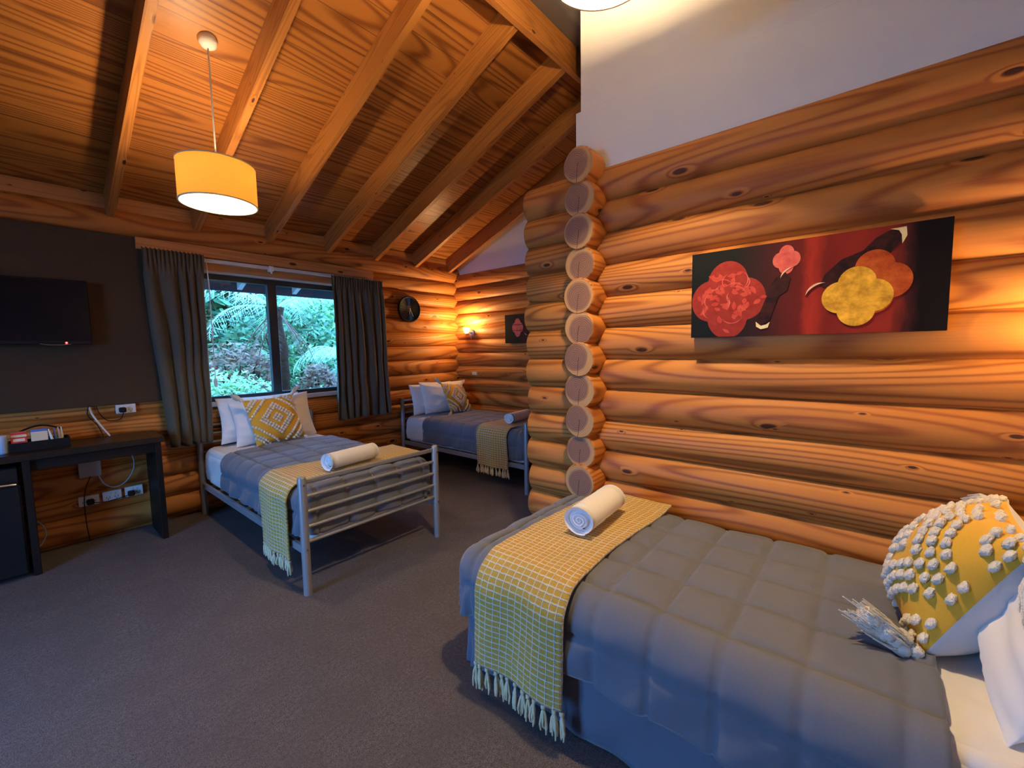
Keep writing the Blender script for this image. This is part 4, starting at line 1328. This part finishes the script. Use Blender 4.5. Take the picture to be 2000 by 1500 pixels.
mot = [('lantern_motif', 'red', [quatre(bx, by, .305, .345)]), ('leaf_pattern', 'leaf', leaves), ('vine_lines', 'pink', vines),
       ('small_lantern_motif', 'pink', [quatre(.378, .312, .098, .118)]),
       ('dark_tassel', 'dark', [[(.345, .245), (.375, .262), (.395, .235), (.385, .185), (.355, .165), (.325, .065), (.290, .045), (.272, .062), (.310, .165), (.325, .215)]]),
       ('tassel_tip', 'yellow', [[(.274, .040), (.292, .028), (.318, .034), (.325, .058), (.312, .048), (.292, .043), (.272, .062)]]),
       ('tassel_curl', 'ivory', [arcpoly(.412, .225, .055, 1.75, 2.9, .006)]),
       ('dark_brush', 'dark', [[(.700, .372), (.735, .372), (.728, .325), (.690, .270), (.640, .235), (.600, .195), (.545, .160), (.495, .195), (.510, .235), (.560, .285), (.625, .310), (.660, .350)]]),
       ('orange_lantern_motif', 'orange', [quatre(.660, .190, .215, .235)]),
       ('gold_lantern_motif', 'gold', [quatre(.610, .140, .215, .225)]),
       ('brush_tip', 'yellow', [[(.700, .374), (.742, .376), (.745, .345), (.733, .318), (.730, .350), (.722, .366)]]),
       ('brush_curl', 'ivory', [arcpoly(.505, .145, .058, 1.45, 2.9, .007)])]
painting('painting', (2.118, .658, 1.416), (0, -1, 0), (-1, 0, 0), WD, HH, .042, 'wide canvas of red and gold lantern shapes on the right log wall', mot)
mot2 = [('lantern_motif', 'pink', [quatre(.20, .185, .17, .22)]), ('motif_band', 'red', [[(.12, .215), (.28, .215), (.28, .225), (.12, .225)], [(.12, .145), (.28, .145), (.28, .155), (.12, .155)]]),
        ('tassel_curl', 'ivory', [arcpoly(.34, .13, .035, 3.4, 4.9, .005)]), ('dark_tassel', 'dark', [[(.34, .15), (.38, .20), (.42, .14), (.40, .08), (.36, .10)]])]
painting('painting', (3.985, 3.455, 1.445), (0, -1, 0), (-1, 0, 0), .86, .345, .042, 'dark canvas with a pink lantern shape on the alcove logs', mot2)

# ------------------------------------------------------------------ garden outside the window
def frond(b, org, az_, el, L, droop, seed, npin=34, wmax=.34):
    r = random.Random(seed)
    n = 26
    pts = []
    dirh = Vector((math.cos(az_), math.sin(az_), 0))
    for i in range(n+1):
        t = i/n
        a = el-droop*t*t
        pts.append((t, a))
    P = [Vector(org)]; T = []
    for i in range(n):
        a = pts[i][1]
        d = dirh*math.cos(a)+Vector((0, 0, math.sin(a)))
        T.append(d); P.append(P[-1]+d*L/n)
    T.append(T[-1])
    b.tube(P, [.010*(1-.8*i/n)+.002 for i in range(n+1)], 5, tint=.2)
    side = dirh.cross(Vector((0, 0, 1)))
    tint = r.random()
    for k in range(npin):
        t = .10+.90*k/npin
        f = t*n; i = min(n-1, int(f)); p = P[i].lerp(P[i+1], f-i); d = T[i]
        ln = wmax*math.sin(PI*min(1, (t*.93+.06)))**.75*(1.0 if t < .9 else (1-t)*8+.2)
        up = side.cross(d).normalized()
        for sd in (-1, 1):
            dd = (side*sd*.92+d*r.uniform(.28, .60)+Vector((0, 0, -r.uniform(.25, .85)))).normalized()
            m = 7
            vs = []; fs = []
            wv = .0055*(ln/.3)+.0025
            fwd = d.cross(up).cross(up)
            fwd = d
            prev = p
            for j in range(m+1):
                q = j/m
                c = p+dd*ln*q+Vector((0, 0, -.10*ln*q*q))
                w2 = wv*(1-q)**.7
                vs += [c, c+fwd*w2*1.25+dd*.006, c-fwd*w2*.9+dd*.004]
            for j in range(m):
                a0 = 3*j; a1 = 3*(j+1)
                fs += [(a0, a1, a0+1), (a0, a0+2, a1)]
            b.add(vs, fs, None, min(1, max(0, tint*.6+r.uniform(0, .4))))
def tree_fern(x, y, z0, z1, L, n, label, seed, az0=0, els=(.15, .75)):
    o = empty('tree_fern', (x, y, z0), label, 'tree fern', 'tree ferns outside the window')
    r = random.Random(seed)
    b = MB(); k = 12
    b.tube([(x+.03*math.sin(i), y, z0+(z1-z0)*i/k) for i in range(k+1)], [.11+.015*math.sin(i*2.2) for i in range(k+1)], 14)
    P_(b, 'trunk', M['bark'], o)
    for i in range(8):
        b = MB()
        a = 2*PI*i/8+.3
        frond(b, (x+.09*math.cos(a), y+.09*math.sin(a), z1-.12-.05*(i % 3)), a, -.85, .75, .6, seed*77+i, 22, .14)
        P_(b, 'dead_frond', M['leaf3'], o)
    for i in range(n):
        b = MB()
        a = az0+2*PI*i/n+r.uniform(-.15, .15)
        frond(b, (x+.06*math.cos(a), y+.06*math.sin(a), z1), a, r.uniform(*els), L*r.uniform(.85, 1.1), r.uniform(1.4, 2.2), seed*100+i)
        P_(b, 'frond', M['fern'], o)
    return o
def shrub(x, y, z, rx, ry, rz_, n, mat, label, seed, ls=.06, group='shrubs outside the window'):
    o = empty('shrub', (x, y, -.4), label, 'shrub', group)
    r = random.Random(seed)
    b = MB()
    for i in range(n):
        d = Vector((r.gauss(0, 1), r.gauss(0, 1), r.gauss(0, 1))).normalized()
        k = r.uniform(.62, 1.0)*(1+.22*mnoise.noise(d*2.5+Vector((seed, 0, 0))))
        c = Vector((x+d.x*rx*k, y+d.y*ry*k, z+d.z*rz_*k))
        t1 = Vector((r.uniform(-1, 1), r.uniform(-1, 1), r.uniform(-.8, .5))).normalized()
        t2 = t1.cross(Vector((r.uniform(-.4, .4), r.uniform(-.9, -.1), 1))).normalized()
        l = ls*r.uniform(.6, 1.3)
        b.add([c-t1*l, c+t2*l*.42, c+t1*l, c-t2*l*.42], [(0, 1, 2, 3)], None, r.random())
    P_(b, 'foliage', M[mat], o)
    s = MB()
    for k in range(5):
        a = k*1.3
        s.tube([(x, y, -.4), (x+math.cos(a)*rx*.3, y+math.sin(a)*ry*.3, z), (x+math.cos(a)*rx*.5, y+math.sin(a)*ry*.5, z+rz_*.5)], [.03, .02, .008], 6)
    P_(s, 'stems', M['bark'], o)
    return o
tree_fern(2.62, 6.75, -.38, 2.05, 1.35, 10, 'tree fern with drooping fronds behind the window mullion', 1, .25)
tree_fern(3.95, 6.9, -.38, 1.25, 1.15, 9, 'lower tree fern at the right edge of the window view', 2, .6)
tree_fern(1.45, 8.2, -.38, 2.45, 1.5, 9, 'tree fern high in the left window pane', 3, .1)
shrub(1.75, 6.3, .55, .75, .55, .62, 4200, 'leaf1', 'bright small-leaved shrub low in the left pane', 11, .040)
shrub(2.75, 6.1, .35, .6, .45, .50, 2600, 'leaf1', 'bright low shrub under the middle of the window', 12, .042)
shrub(2.35, 7.6, .85, .7, .5, .75, 1800, 'leaf3', 'rusty brown-leaved shrub beneath the tree fern', 13, .06)
shrub(2.95, 6.2, .75, .30, .28, .48, 1500, 'leaf3', 'rusty low shrub in front of the fern trunk', 18, .045)
shrub(.6, 8.6, .9, 1.3, .8, 1.3, 3200, 'leaf2', 'dark shrub behind the bright one, left pane', 14, .09)
shrub(3.6, 8.9, 1.0, 1.3, .8, 1.5, 3600, 'leaf2', 'dark shrub behind the ferns, right pane', 15, .09)
shrub(1.6, 11.0, 2.3, 2.9, .9, 2.9, 12000, 'leaf2', 'tall dark tree mass at the rear of the garden', 16, .16)
shrub(5.6, 11.6, 2.3, 2.4, .9, 2.9, 7000, 'leaf1', 'tall bright foliage at the rear right of the garden', 17, .13)
